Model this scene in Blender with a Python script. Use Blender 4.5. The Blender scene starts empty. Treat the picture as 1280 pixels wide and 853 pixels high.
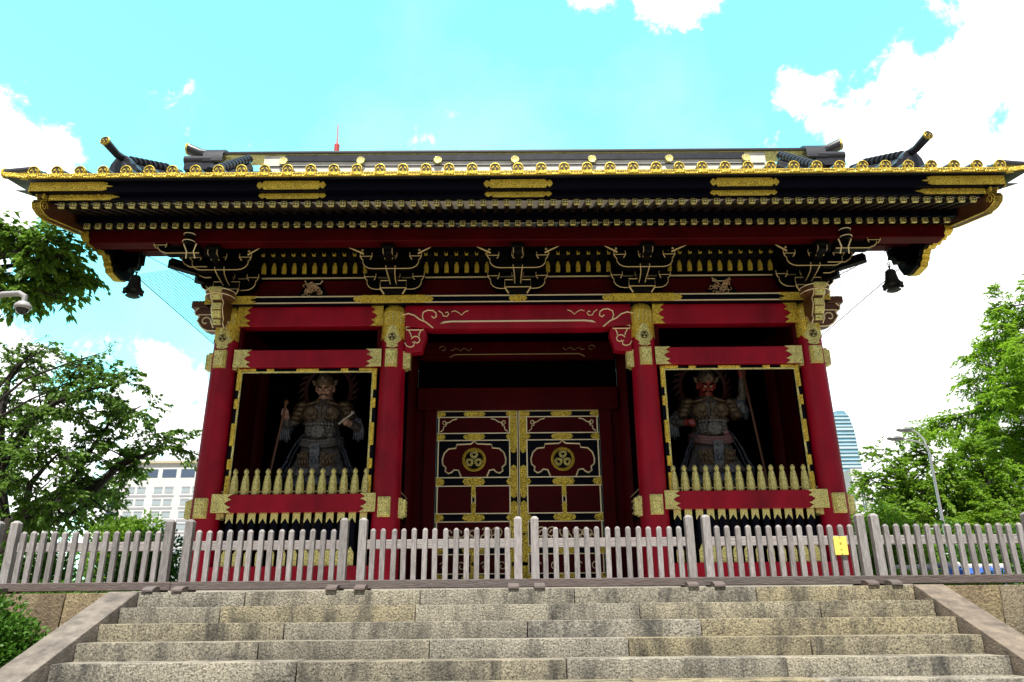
import bpy, bmesh, math, random
import numpy as np
from mathutils import Vector, Matrix
R = math.radians
S = bpy.context.scene
COL = S.collection
random.seed(7)

# ------------------------------------------------------------------ camera
cam = bpy.data.cameras.new("camera")
camo = bpy.data.objects.new("camera", cam)
COL.objects.link(camo)
cam.sensor_width = 36.0
cam.lens = 953.16 / 1280 * 36
cam.clip_end = 6000
_r = Vector((0.99996, -0.00087, -0.00878)).normalized()
_f = Vector((0.00379, 0.94058, 0.33955)).normalized()
_u = _r.cross(_f).normalized()
_r = _f.cross(_u)
m = Matrix((_r, _u, -_f)).transposed().to_4x4()
m.translation = (-0.150, -11.845, -0.3045)
camo.matrix_world = m
S.camera = camo

# ------------------------------------------------------------------ sky, sun, exposure
SUN_EL, SUN_AZ = R(69), R(184)        # azimuth measured from +Y towards +X: the sun stands behind the camera
S.view_settings.view_transform = 'Standard'
S.view_settings.look = 'None'
S.view_settings.exposure = 0.86
S.view_settings.gamma = 1
S.view_settings.use_curve_mapping = False
S.cycles.use_denoising = True
S.cycles.max_bounces = 6

def pixdir(px, py):
    d = _f + _r * ((px - 640) / 953.16) - _u * ((py - 426.5) / 953.16)
    return d.normalized()

W = bpy.data.worlds.new("World")
S.world = W
W.use_nodes = True
nt = W.node_tree
for n in list(nt.nodes):
    nt.nodes.remove(n)
def N(tree, t, **kw):
    n = tree.nodes.new(t)
    for k, v in kw.items():
        setattr(n, k, v)
    return n
def L(tree, a, b):
    tree.links.new(a, b)
def math_node(tree, op, a, b=None, c=None, clamp=False):
    n = tree.nodes.new('ShaderNodeMath'); n.operation = op; n.use_clamp = clamp
    for i, v in enumerate((a, b, c)):
        if v is None: continue
        if isinstance(v, (int, float)): n.inputs[i].default_value = v
        else: tree.links.new(v, n.inputs[i])
    return n.outputs[0]
sky = N(nt, 'ShaderNodeTexSky', sky_type='NISHITA', sun_disc=False, sun_elevation=SUN_EL, sun_rotation=SUN_AZ,
        air_density=1.0, dust_density=0.6, ozone_density=1.2)
geo = N(nt, 'ShaderNodeTexCoord')
GEN = geo.outputs['Generated']
# clouds: soft banks at fixed directions, their edges broken up by noise
noi = N(nt, 'ShaderNodeTexNoise'); noi.inputs['Scale'].default_value = 5.0; noi.inputs['Detail'].default_value = 9; noi.inputs['Roughness'].default_value = 0.62
L(nt, GEN, noi.inputs['Vector'])
BANKS = [  # (px, py, angular radius in deg, weight)
    (-110, 180, 7.4, 1), (-180, 60, 7, 1), (-10, 240, 3.0, .9),
    (110, 560, 7, 1), (205, 490, 3.6, .9), (130, 485, 3.4, .9), (62, 475, 2.6, .8), (260, 560, 5, .9), (-80, 620, 9, 1), (-170, 500, 7, 1),
    (750, -30, 3.2, .9), (850, -45, 4.5, 1), (930, -50, 3, .9),
    (1030, 140, 3.6, .72), (995, 115, 2.4, .7), (1075, 160, 2.6, .6), (985, 175, 2.2, .55),
    (1230, 140, 5, .9), (1310, 70, 7, 1), (1340, 230, 11, 1), (1170, 260, 6, 1), (1180, 380, 12, 1), (1290, 480, 14, 1), (1080, 480, 10, 1), (1080, 330, 6, .9),
    (1400, 0, 9, 1), (1130, 95, 3, .75), (1180, 60, 2.5, .6)]
acc = None
for (px, py, rad, w) in BANKS:
    d = pixdir(px, py)
    dp = N(nt, 'ShaderNodeVectorMath', operation='DOT_PRODUCT')
    L(nt, GEN, dp.inputs[0]); dp.inputs[1].default_value = d
    mr = N(nt, 'ShaderNodeMapRange', interpolation_type='LINEAR')
    mr.inputs['From Min'].default_value = math.cos(R(rad * 1.35)); mr.inputs['From Max'].default_value = math.cos(R(rad * .35))
    mr.inputs['To Min'].default_value = 0; mr.inputs['To Max'].default_value = w
    L(nt, dp.outputs['Value'], mr.inputs['Value'])
    acc = mr.outputs[0] if acc is None else math_node(nt, 'MAXIMUM', acc, mr.outputs[0])
# unseen broken cumulus added behind the camera to neutralise the sky light
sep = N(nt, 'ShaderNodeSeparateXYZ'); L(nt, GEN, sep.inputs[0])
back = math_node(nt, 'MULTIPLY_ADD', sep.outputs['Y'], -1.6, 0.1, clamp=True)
noib = N(nt, 'ShaderNodeTexNoise'); noib.inputs['Scale'].default_value = 2.2; noib.inputs['Detail'].default_value = 6
L(nt, GEN, noib.inputs['Vector'])
nb = math_node(nt, 'MULTIPLY_ADD', noib.outputs['Fac'], 2.4, -1.15, clamp=True)
acc = math_node(nt, 'MAXIMUM', acc, math_node(nt, 'MULTIPLY', back, nb))
noi2 = N(nt, 'ShaderNodeTexNoise'); noi2.inputs['Scale'].default_value = 15.0; noi2.inputs['Detail'].default_value = 8; noi2.inputs['Roughness'].default_value = .68; noi2.inputs['Distortion'].default_value = .3
L(nt, GEN, noi2.inputs['Vector'])
brk = math_node(nt, 'ADD', math_node(nt, 'MULTIPLY_ADD', noi.outputs['Fac'], 2.5, -1.25), math_node(nt, 'MULTIPLY_ADD', noi2.outputs['Fac'], 1.5, -.75))
summ = math_node(nt, 'ADD', acc, brk)
cm = N(nt, 'ShaderNodeMapRange', interpolation_type='SMOOTHSTEP')
cm.inputs['From Min'].default_value = 0.34; cm.inputs['From Max'].default_value = 0.66
L(nt, summ, cm.inputs['Value'])
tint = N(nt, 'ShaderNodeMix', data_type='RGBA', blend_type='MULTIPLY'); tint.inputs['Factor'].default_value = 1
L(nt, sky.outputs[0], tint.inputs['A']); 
front = math_node(nt, 'MULTIPLY_ADD', sep.outputs['Y'], 4.0, -1.3, clamp=True)      # sky gain raised towards the gate and cut elsewhere to lower the fill
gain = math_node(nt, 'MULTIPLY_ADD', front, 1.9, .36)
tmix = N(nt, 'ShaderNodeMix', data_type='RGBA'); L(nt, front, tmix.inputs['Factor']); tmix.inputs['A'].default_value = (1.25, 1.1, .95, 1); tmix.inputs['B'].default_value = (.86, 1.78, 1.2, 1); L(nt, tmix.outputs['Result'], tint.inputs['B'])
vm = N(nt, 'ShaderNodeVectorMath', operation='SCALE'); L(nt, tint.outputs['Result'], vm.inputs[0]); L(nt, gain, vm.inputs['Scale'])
mixc = N(nt, 'ShaderNodeMix', data_type='RGBA')
veil = N(nt, 'ShaderNodeTexNoise'); veil.inputs['Scale'].default_value = 2.6; veil.inputs['Detail'].default_value = 5; veil.inputs['Roughness'].default_value = .55
L(nt, GEN, veil.inputs['Vector'])
vl = math_node(nt, 'MULTIPLY_ADD', veil.outputs['Fac'], .75, -.36, clamp=True)
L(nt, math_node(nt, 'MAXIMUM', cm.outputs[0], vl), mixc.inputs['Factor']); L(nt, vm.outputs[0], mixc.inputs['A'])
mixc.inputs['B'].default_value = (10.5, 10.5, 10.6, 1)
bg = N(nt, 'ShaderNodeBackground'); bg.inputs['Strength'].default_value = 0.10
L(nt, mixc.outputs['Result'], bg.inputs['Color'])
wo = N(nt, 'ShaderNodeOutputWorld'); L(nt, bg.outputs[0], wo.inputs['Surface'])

sl = bpy.data.lights.new("sun", 'SUN'); sl.energy = 5.0; sl.angle = R(0.53); sl.color = (1, .95, .86)
so = bpy.data.objects.new("sun", sl); COL.objects.link(so)
sd = Vector((math.sin(SUN_AZ) * math.cos(SUN_EL), math.cos(SUN_AZ) * math.cos(SUN_EL), math.sin(SUN_EL)))
so.rotation_euler = sd.to_track_quat('Z', 'Y').to_euler()
so.location = (0, -30, 60)

# ------------------------------------------------------------------ materials
def mat(name, col, rough=.5, metal=0., var=.0, scale=6., bump=0., bscale=40., rnd=0., coat=0., col2=None, stretch=None, spec=None, detail=5, bdetail=4):
    M = bpy.data.materials.new(name); M.use_nodes = True
    t = M.node_tree; b = t.nodes['Principled BSDF']
    b.inputs['Roughness'].default_value = rough; b.inputs['Metallic'].default_value = metal
    b.inputs['Coat Weight'].default_value = coat; b.inputs['Coat Roughness'].default_value = .15
    if spec is not None: b.inputs['Specular IOR Level'].default_value = spec
    tc = N(t, 'ShaderNodeTexCoord'); v = tc.outputs['Object']
    if rnd or stretch:
        mp = N(t, 'ShaderNodeMapping'); L(t, v, mp.inputs['Vector'])
        if stretch: mp.inputs['Scale'].default_value = stretch
        oi = N(t, 'ShaderNodeObjectInfo')
        cb = N(t, 'ShaderNodeCombineXYZ')
        r10 = math_node(t, 'MULTIPLY', oi.outputs['Random'], 37.)
        for i in range(3): L(t, r10, cb.inputs[i])
        L(t, cb.outputs[0], mp.inputs['Location']); v = mp.outputs[0]
    c1 = tuple(col) + (1,)
    if var or col2:
        no = N(t, 'ShaderNodeTexNoise'); no.inputs['Scale'].default_value = scale; no.inputs['Detail'].default_value = detail; no.inputs['Roughness'].default_value = .6
        L(t, v, no.inputs['Vector'])
        cr = N(t, 'ShaderNodeMapRange'); cr.inputs['From Min'].default_value = .32; cr.inputs['From Max'].default_value = .68
        L(t, no.outputs['Fac'], cr.inputs['Value'])
        mx = N(t, 'ShaderNodeMix', data_type='RGBA'); L(t, cr.outputs[0], mx.inputs['Factor'])
        if col2: mx.inputs['A'].default_value = c1; mx.inputs['B'].default_value = tuple(col2) + (1,)
        else:
            mx.inputs['A'].default_value = tuple(x * (1 - var) for x in col) + (1,); mx.inputs['B'].default_value = tuple(x * (1 + var) for x in col) + (1,)
        out = mx.outputs['Result']
    else:
        rg = N(t, 'ShaderNodeRGB'); rg.outputs[0].default_value = c1; out = rg.outputs[0]
    if rnd:
        hs = N(t, 'ShaderNodeHueSaturation'); L(t, out, hs.inputs['Color'])
        L(t, math_node(t, 'MULTIPLY_ADD', oi.outputs['Random'], 2 * rnd, 1 - rnd), hs.inputs['Value'])
        L(t, math_node(t, 'MULTIPLY_ADD', math_node(t, 'FRACT', math_node(t, 'MULTIPLY', oi.outputs['Random'], 17.3)), .5, .75), hs.inputs['Saturation'])
        out = hs.outputs[0]
    L(t, out, b.inputs['Base Color'])
    if bump:
        bn = N(t, 'ShaderNodeTexNoise'); bn.inputs['Scale'].default_value = bscale; bn.inputs['Detail'].default_value = bdetail
        L(t, v, bn.inputs['Vector'])
        bp = N(t, 'ShaderNodeBump'); bp.inputs['Strength'].default_value = bump; bp.inputs['Distance'].default_value = .02
        L(t, bn.outputs['Fac'], bp.inputs['Height']); L(t, bp.outputs[0], b.inputs['Normal'])
    return M

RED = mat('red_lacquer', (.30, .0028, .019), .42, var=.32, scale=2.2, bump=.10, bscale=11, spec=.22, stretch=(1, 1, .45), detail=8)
DRED = mat('shaded_red_lacquer', (.06, .001, .003), .5, var=.25, scale=2, spec=.08)  # the red lacquer darkened in its colour for parts in shade
BLACK = mat('black_lacquer', (.0012, .0012, .0016), .45, spec=.08)
NAVY = mat('blue_black_lacquer', (.0012, .0015, .007), .45, spec=.08)
BLK2 = mat('black_wood', (.0008, .0007, .0007), .7, var=.3, spec=.02)
def gold_mat(name, col, rough, sc=30.):
    M = mat(name, col, rough, metal=.5, var=.22, scale=9)
    t = M.node_tree; b = t.nodes['Principled BSDF']
    tc = N(t, 'ShaderNodeTexCoord')
    vo = N(t, 'ShaderNodeTexVoronoi', feature='DISTANCE_TO_EDGE'); vo.inputs['Scale'].default_value = sc; L(t, tc.outputs['Object'], vo.inputs['Vector'])
    m = N(t, 'ShaderNodeMapRange'); m.inputs['From Min'].default_value = .02; m.inputs['From Max'].default_value = .11; L(t, vo.outputs['Distance'], m.inputs['Value'])
    mx = N(t, 'ShaderNodeMix', data_type='RGBA'); L(t, m.outputs[0], mx.inputs['Factor'])     # engraved lines keep a dark patina
    src = b.inputs['Base Color'].links[0].from_socket
    mx.inputs['A'].default_value = tuple(x * .42 for x in col) + (1,); L(t, src, mx.inputs['B']); L(t, mx.outputs['Result'], b.inputs['Base Color'])
    bp = N(t, 'ShaderNodeBump'); bp.inputs['Strength'].default_value = .6; bp.inputs['Distance'].default_value = .012
    L(t, m.outputs[0], bp.inputs['Height']); L(t, bp.outputs[0], b.inputs['Normal'])
    return M
GOLD = gold_mat('chased_gold', (.95, .70, .09), .40)
PGOLD = gold_mat('pale_gold', (1.0, .90, .34), .40, 36.)  # ground reflection on the lower fittings is put into this paler gold
GLINE = mat('gold_line', (.95, .82, .52), .36, metal=.35)
TRIM = mat('bracket_gilding', (.72, .56, .28), .38, metal=.4)
DGLINE = mat('shaded_gold_line', (.30, .22, .10), .45, metal=.4)  # gold line dimmed in its colour for the shaded passage beam
PALE = mat('pale_soffit_board', (.82, .79, .74), .7, var=.15, scale=4)
TILE = mat('bronze_roof_tile', (.030, .032, .042), .33, var=.3, scale=5, bump=.08, bscale=12, spec=.6)
BROWN = mat('brown_lacquer', (.10, .035, .012), .45, var=.3, scale=3)
def stone_mat(name, light, mid, dark, grain=55., rnd=.2):
    M = bpy.data.materials.new(name); M.use_nodes = True
    t = M.node_tree; b = t.nodes['Principled BSDF']; b.inputs['Roughness'].default_value = .92; b.inputs['Specular IOR Level'].default_value = .2
    tc = N(t, 'ShaderNodeTexCoord'); oi = N(t, 'ShaderNodeObjectInfo'); mp = N(t, 'ShaderNodeMapping'); L(t, tc.outputs['Object'], mp.inputs['Vector'])
    cb = N(t, 'ShaderNodeCombineXYZ'); r = math_node(t, 'MULTIPLY', oi.outputs['Random'], 41.); [L(t, r, cb.inputs[i]) for i in range(3)]; L(t, cb.outputs[0], mp.inputs['Location'])
    def noise(sc, det, ro):
        n = N(t, 'ShaderNodeTexNoise'); n.inputs['Scale'].default_value = sc; n.inputs['Detail'].default_value = det; n.inputs['Roughness'].default_value = ro; L(t, mp.outputs[0], n.inputs['Vector']); return n.outputs['Fac']
    def ramp(v, a, c):
        m = N(t, 'ShaderNodeMapRange'); m.inputs['From Min'].default_value = a; m.inputs['From Max'].default_value = c; L(t, v, m.inputs['Value']); return m.outputs[0]
    def mix(f, A, B, bt='MIX'):
        m = N(t, 'ShaderNodeMix', data_type='RGBA', blend_type=bt); L(t, f, m.inputs['Factor'])
        for k, v in (('A', A), ('B', B)):
            if isinstance(v, tuple): m.inputs[k].default_value = v + (1,)
            else: L(t, v, m.inputs[k])
        return m.outputs['Result']
    c = mix(ramp(noise(1.3, 4, .6), .38, .66), light, mid)
    m2 = N(t, 'ShaderNodeMapping'); L(t, mp.outputs[0], m2.inputs['Vector']); m2.inputs['Scale'].default_value = (1, 1, .28)
    n2 = N(t, 'ShaderNodeTexNoise'); n2.inputs['Scale'].default_value = 3.4; n2.inputs['Detail'].default_value = 8; n2.inputs['Roughness'].default_value = .72; L(t, m2.outputs[0], n2.inputs['Vector'])
    c = mix(ramp(n2.outputs['Fac'], .46, .66), c, dark)
    g = ramp(noise(grain, 3, .75), .33, .57)
    c = mix(g, mix(ramp(noise(9, 3, .5), .3, .7), tuple(x * .30 for x in dark), tuple(x * .9 for x in dark)), c)
    hs = N(t, 'ShaderNodeHueSaturation'); L(t, c, hs.inputs['Color'])
    L(t, math_node(t, 'MULTIPLY_ADD', oi.outputs['Random'], 2 * rnd, 1 - rnd), hs.inputs['Value'])
    L(t, math_node(t, 'MULTIPLY_ADD', math_node(t, 'FRACT', math_node(t, 'MULTIPLY', oi.outputs['Random'], 17.3)), .7, .6), hs.inputs['Saturation'])
    L(t, hs.outputs[0], b.inputs['Base Color'])
    bp = N(t, 'ShaderNodeBump'); bp.inputs['Strength'].default_value = 1; bp.inputs['Distance'].default_value = .022; L(t, noise(grain * .62, 5, .7), bp.inputs['Height']); L(t, bp.outputs[0], b.inputs['Normal'])
    return M
STONE = stone_mat('granite_block', (.46, .415, .30), (.34, .31, .24), (.085, .08, .072), 58., .09)
SLAB = mat('dressed_slab', (.24, .205, .17), .9, bump=.7, bscale=45, rnd=.08, col2=(.09, .078, .068), scale=6, bdetail=8, detail=9)
WALLST = stone_mat('retaining_stone', (.36, .30, .19), (.30, .25, .17), (.20, .155, .11), 40.)
PAVE = mat('terrace_paving', (.36, .34, .30), .9, var=.2, scale=2, bump=.3)
SOIL = mat('ground_soil', (.16, .14, .10), .95, var=.3, scale=.7, bump=.4, bscale=8)
WOOD = mat('weathered_wood', (.365, .345, .345), .8, bump=.6, bscale=16, rnd=.22, col2=(.20, .185, .185), scale=7, stretch=(7, 7, .8))
WOODX = mat('weathered_rail', (.15, .128, .122), .85, bump=.5, bscale=16, rnd=.1, col2=(.095, .075, .072), scale=7, stretch=(.8, 7, 7))
WOODR = mat('weathered_top_rail', (.40, .38, .375), .8, bump=.4, bscale=16, rnd=.1, col2=(.30, .27, .27), scale=7, stretch=(.8, 7, 7))
YEL = mat('yellow_plate', (.85, .72, .14), .5)
INK = mat('dark_ink', (.03, .02, .01), .6)
BRONZE = mat('dark_bronze', (.012, .013, .013), .5, metal=.3, var=.3)
NETM = mat('net_cord', (.03, .05, .06), .8)
STEEL = mat('grey_steel', (.42, .43, .45), .4, metal=.5)
WPAINT = mat('white_plastic', (.36, .36, .37), .4)
GLASSD = mat('dark_dome', (.02, .02, .025), .1)
BARK = mat('dark_bark', (.028, .022, .018), .95, bump=.8, bscale=14, var=.4, scale=5)
def leaf_mat(name, c1, c2, trans=.35):
    M = bpy.data.materials.new(name); M.use_nodes = True
    t = M.node_tree; t.nodes.remove(t.nodes['Principled BSDF'])
    tc = N(t, 'ShaderNodeTexCoord')
    no = N(t, 'ShaderNodeTexNoise'); no.inputs['Scale'].default_value = 3.5; no.inputs['Detail'].default_value = 8; no.inputs['Roughness'].default_value = .75
    L(t, tc.outputs['Object'], no.inputs['Vector'])
    mr = N(t, 'ShaderNodeMapRange'); mr.inputs['From Min'].default_value = .3; mr.inputs['From Max'].default_value = .7; L(t, no.outputs['Fac'], mr.inputs['Value'])
    mx = N(t, 'ShaderNodeMix', data_type='RGBA'); L(t, mr.outputs[0], mx.inputs['Factor']); mx.inputs['A'].default_value = c1 + (1,); mx.inputs['B'].default_value = c2 + (1,)
    b = N(t, 'ShaderNodeBsdfPrincipled'); b.inputs['Roughness'].default_value = .5; b.inputs['Specular IOR Level'].default_value = .35
    tr = N(t, 'ShaderNodeBsdfTranslucent')
    L(t, mx.outputs['Result'], b.inputs['Base Color']); L(t, mx.outputs['Result'], tr.inputs['Color'])
    ms = N(t, 'ShaderNodeMixShader'); ms.inputs[0].default_value = trans
    L(t, b.outputs[0], ms.inputs[1]); L(t, tr.outputs[0], ms.inputs[2]); L(t, ms.outputs[0], t.nodes['Material Output'].inputs['Surface'])
    return M
LEAF_A = leaf_mat('cherry_leaf', (.045, .115, .010), (.17, .30, .04), .45)
LEAF_B = leaf_mat('broad_leaf', (.07, .16, .012), (.19, .33, .04), .6)
LEAF_C = leaf_mat('feathery_leaf', (.15, .31, .012), (.30, .50, .035), .5)
LEAF_D = leaf_mat('light_leaf', (.10, .22, .010), (.24, .40, .035), .5)
LEAF_E = leaf_mat('shrub_leaf', (.025, .09, .008), (.11, .26, .025), .3)
LEAF_F = leaf_mat('bright_shrub_leaf', (.13, .26, .02), (.22, .38, .04), .4)

# ------------------------------------------------------------------ mesh helpers
class MB:
    def __init__(s): s.v = []; s.f = []
    def add(s, vs, fs):
        o = len(s.v); s.v += [tuple(v) for v in vs]; s.f += [tuple(i + o for i in f) for f in fs]; return s
    def box(s, x0, x1, y0, y1, z0, z1):
        return s.add([(x0, y0, z0), (x1, y0, z0), (x1, y1, z0), (x0, y1, z0), (x0, y0, z1), (x1, y0, z1), (x1, y1, z1), (x0, y1, z1)],
                     [(0, 3, 2, 1), (4, 5, 6, 7), (0, 1, 5, 4), (1, 2, 6, 5), (2, 3, 7, 6), (3, 0, 4, 7)])
    def cbox(s, c, d, M=None):
        vs = [Vector((sx * d[0] / 2, sy * d[1] / 2, sz * d[2] / 2)) for sz in (-1, 1) for sx, sy in ((-1, -1), (1, -1), (1, 1), (-1, 1))]
        if M is not None: vs = [M @ v for v in vs]
        return s.add([v + Vector(c) for v in vs], [(0, 3, 2, 1), (4, 5, 6, 7), (0, 1, 5, 4), (1, 2, 6, 5), (2, 3, 7, 6), (3, 0, 4, 7)])
    def prism(s, pts, a, b, axis='Y'):   # pts: polygon in the two other axes, extruded from a to b along axis
        n = len(pts)
        def P(p, t): return (p[0], t, p[1]) if axis == 'Y' else ((t, p[0], p[1]) if axis == 'X' else (p[0], p[1], t))
        vs = [P(p, a) for p in pts] + [P(p, b) for p in pts]
        fs = [tuple(range(n)), tuple(range(2 * n - 1, n - 1, -1))] + [(i + n, (i + 1) % n + n, (i + 1) % n, i) for i in range(n)]
        return s.add(vs, fs)
    def tube(s, pts, r, n=6, cap=True, flat=None):
        pts = [Vector(p) for p in pts]; k = len(pts)
        rs = r if isinstance(r, (list, tuple)) else [r] * k
        vs = []; prev = None
        for i, p in enumerate(pts):
            d = (pts[min(i + 1, k - 1)] - pts[max(i - 1, 0)])
            d = d.normalized() if d.length > 1e-9 else Vector((0, 0, 1))
            if prev is None:
                ref = Vector((0, 0, 1)) if abs(d.z) < .9 else Vector((1, 0, 0))
                a = d.cross(ref).normalized()
            else:
                a = (prev - d * prev.dot(d)); a = a.normalized() if a.length > 1e-6 else d.orthogonal().normalized()
            prev = a; b = d.cross(a)
            for j in range(n):
                t = 2 * math.pi * j / n
                vs.append(p + (a * math.cos(t) + b * math.sin(t) * (flat or 1)) * rs[i])
        fs = [(i * n + j, i * n + (j + 1) % n, (i + 1) * n + (j + 1) % n, (i + 1) * n + j) for i in range(k - 1) for j in range(n)]
        if cap: fs += [tuple(range(n - 1, -1, -1)), tuple((k - 1) * n + j for j in range(n))]
        return s.add(vs, fs)
    def lathe(s, prof, c=(0, 0, 0), n=16, axis='Z', sx=1, sy=1):  # prof: [(r, h)]
        vs = []
        for r_, h in prof:
            for j in range(n):
                t = 2 * math.pi * j / n; x, y = r_ * math.cos(t) * sx, r_ * math.sin(t) * sy
                p = (x, y, h) if axis == 'Z' else ((x, h, y) if axis == 'Y' else (h, x, y))
                vs.append((p[0] + c[0], p[1] + c[1], p[2] + c[2]))
        k = len(prof)
        fs = [(i * n + j, i * n + (j + 1) % n, (i + 1) * n + (j + 1) % n, (i + 1) * n + j) for i in range(k - 1) for j in range(n)]
        fs += [tuple(range(n - 1, -1, -1)), tuple((k - 1) * n + j for j in range(n))]
        return s.add(vs, fs)
    def ball(s, c, r, n=10, M=None):
        r = (r, r, r) if isinstance(r, (int, float)) else r
        vs = []; k = max(5, n // 2 + 1)
        for i in range(k + 1):
            ph = math.pi * i / k
            ph = min(max(ph, .02), math.pi - .02)
            for j in range(n):
                t = 2 * math.pi * j / n
                q = Vector((r[0] * math.sin(ph) * math.cos(t), r[1] * math.sin(ph) * math.sin(t), r[2] * math.cos(ph)))
                if M is not None: q = M @ q
                vs.append(q + Vector(c))
        fs = [((i + 1) * n + j, (i + 1) * n + (j + 1) % n, i * n + (j + 1) % n, i * n + j) for i in range(k) for j in range(n)]
        fs += [tuple(range(n)), tuple(k * n + j for j in range(n - 1, -1, -1))]
        return s.add(vs, fs)
    def build(s, name, M, parent=None, bevel=0., smooth=35, seg=1, loc=None, rotz=0):
        me = bpy.data.meshes.new(name); me.from_pydata(s.v, [], s.f); me.materials.append(M)
        bm = bmesh.new(); bm.from_mesh(me)
        bmesh.ops.recalc_face_normals(bm, faces=bm.faces)
        if bevel:
            es = [e for e in bm.edges if len(e.link_faces) == 2 and e.calc_face_angle(0) > R(35)]
            bmesh.ops.bevel(bm, geom=es, offset=bevel, segments=seg, affect='EDGES', clamp_overlap=True, profile=.6)
        bm.to_mesh(me); bm.free()
        if smooth:
            for p in me.polygons: p.use_smooth = True
            me.set_sharp_from_angle(angle=R(smooth))
        o = bpy.data.objects.new(name, me); COL.objects.link(o)
        if parent is not None: o.parent = parent
        if loc is not None: o.location = loc
        o.rotation_euler.z = rotz
        return o
def tag(o, label=None, cat=None, group=None, kind=None):
    for k, v in (('label', label), ('category', cat), ('group', group), ('kind', kind)):
        if v: o[k] = v
    return o
def empty(name, loc=(0, 0, 0), label=None, cat=None, group=None, rotz=0):
    o = bpy.data.objects.new(name, None); COL.objects.link(o); o.location = loc; o.rotation_euler.z = rotz
    return tag(o, label, cat, group)
def copy_tree(o, parent=None):
    c = o.copy(); COL.objects.link(c); c.parent = parent
    for ch in list(o.children): copy_tree(ch, c)
    return c
def arc(cx, cy, r, a0, a1, n):
    return [(cx + r * math.cos(R(a0 + (a1 - a0) * i / n)), cy + r * math.sin(R(a0 + (a1 - a0) * i / n))) for i in range(n + 1)]
def spiral(cx, cy, r0, r1, a0, a1, n=14):
    return [(cx + (r0 + (r1 - r0) * i / n) * math.cos(R(a0 + (a1 - a0) * i / n)), cy + (r0 + (r1 - r0) * i / n) * math.sin(R(a0 + (a1 - a0) * i / n))) for i in range(n + 1)]

#%%SETTING
# ------------------------------------------------------------------ ground, terrace
YS, ST, SH = -2.382, .40, .1742     # top step edge, tread, riser
tag(MB().box(-3000, 3000, -60, 4000, -2.6, -1.75).build('ground', SOIL, smooth=0), kind='structure')
tag(MB().box(-70, 70, YS + .38, 70, -1.745, -.004).build('terrace', PAVE, smooth=0), kind='structure')

# stone stairway
st = empty('stone_stairway', (0, YS, 0), 'broad stone stairway of granite steps climbing to the picket fence', 'stairs')
rs = random.Random(3)
X0, X1 = -4.54, 4.61
for i in range(10):
    y = YS - ST * i; z = -SH * i
    cuts = [X0]
    x = X0 + rs.uniform(.9, 2.4)
    while x < X1 - .7:
        cuts.append(x); x += rs.uniform(1.3, 2.7)
    cuts.append(X1)
    step = None
    for k in range(len(cuts) - 1):
        b = MB(); a0, a1 = cuts[k] + .004, cuts[k + 1] - .004
        yo = rs.uniform(-.006, .006); zo = rs.uniform(-.003, .003)
        b.box(a0, a1, y + yo - YS, y - YS + .55, z - SH - .06, z + zo)
        if step is None: step = b.build('step', STONE, st, bevel=.012, seg=2)
        else: b.build('stone_block', STONE, step, bevel=.012, seg=2)
# sloping side slabs
for s, xa, xb in ((-1, X0 - .36, X0), (1, X1, X1 + .36)):
    for j, (t0, t1) in enumerate(((0, 2.05), (2.06, 4.2))):
        sl_ = .408
        pts = [(.10 if j == 0 else -t0, -sl_ * t0 + .008), (-t1, -sl_ * t1 + .008), (-t1, -sl_ * t1 - .42), (.10 if j == 0 else -t0, -sl_ * t0 - .42)]
        if j == 0: pts = [(.16, .008), (0, .008)] + pts[1:3] + [(.16, -.42)]
        MB().prism(pts, xa, xb, 'X').build('side_slab', SLAB, st, bevel=.012, seg=2)
    zz = [(.16, -.425), (-4.2, -.408 * 4.2 - .42), (.16, -1.74)]
    MB().prism(zz, xa + .02, xb - .02, 'X').build('side_footing', SLAB, st)
# retaining walls
for s, lab, edges in ((-1, 'granite retaining wall left of the stairs with rust stain, behind round bush', [-4.905, -5.42, -6.9, -8.6, -10.4, -12.5]),
                      (1, 'granite retaining wall right of the stairs with brown streaks below the fence', [4.975, 5.66, 7.1, 8.7, 10.4, 12.5])):
    w = empty('retaining_wall', (edges[0], YS + .05, -1.7), lab, 'wall', 'retaining walls')
    for k in range(5):
        a, b = sorted((edges[k], edges[k + 1]))
        for (z0, z1, o) in ((-.86, -.004, 0), (-1.74, -.87, .12)):
            aa, bb = a + .006, b - .006
            o_ = o * 3
            MB().prism([(aa - edges[0] - (.05 if z0 > -1 else 0), z0 + 1.7), (bb - edges[0] - (.05 if z0 > -1 else 0), z0 + 1.7), (bb - edges[0], z1 + 1.7), (aa - edges[0], z1 + 1.7)], 0, .36, 'Y').build('wall_stone', WALLST, w, bevel=.012, seg=2)

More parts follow.
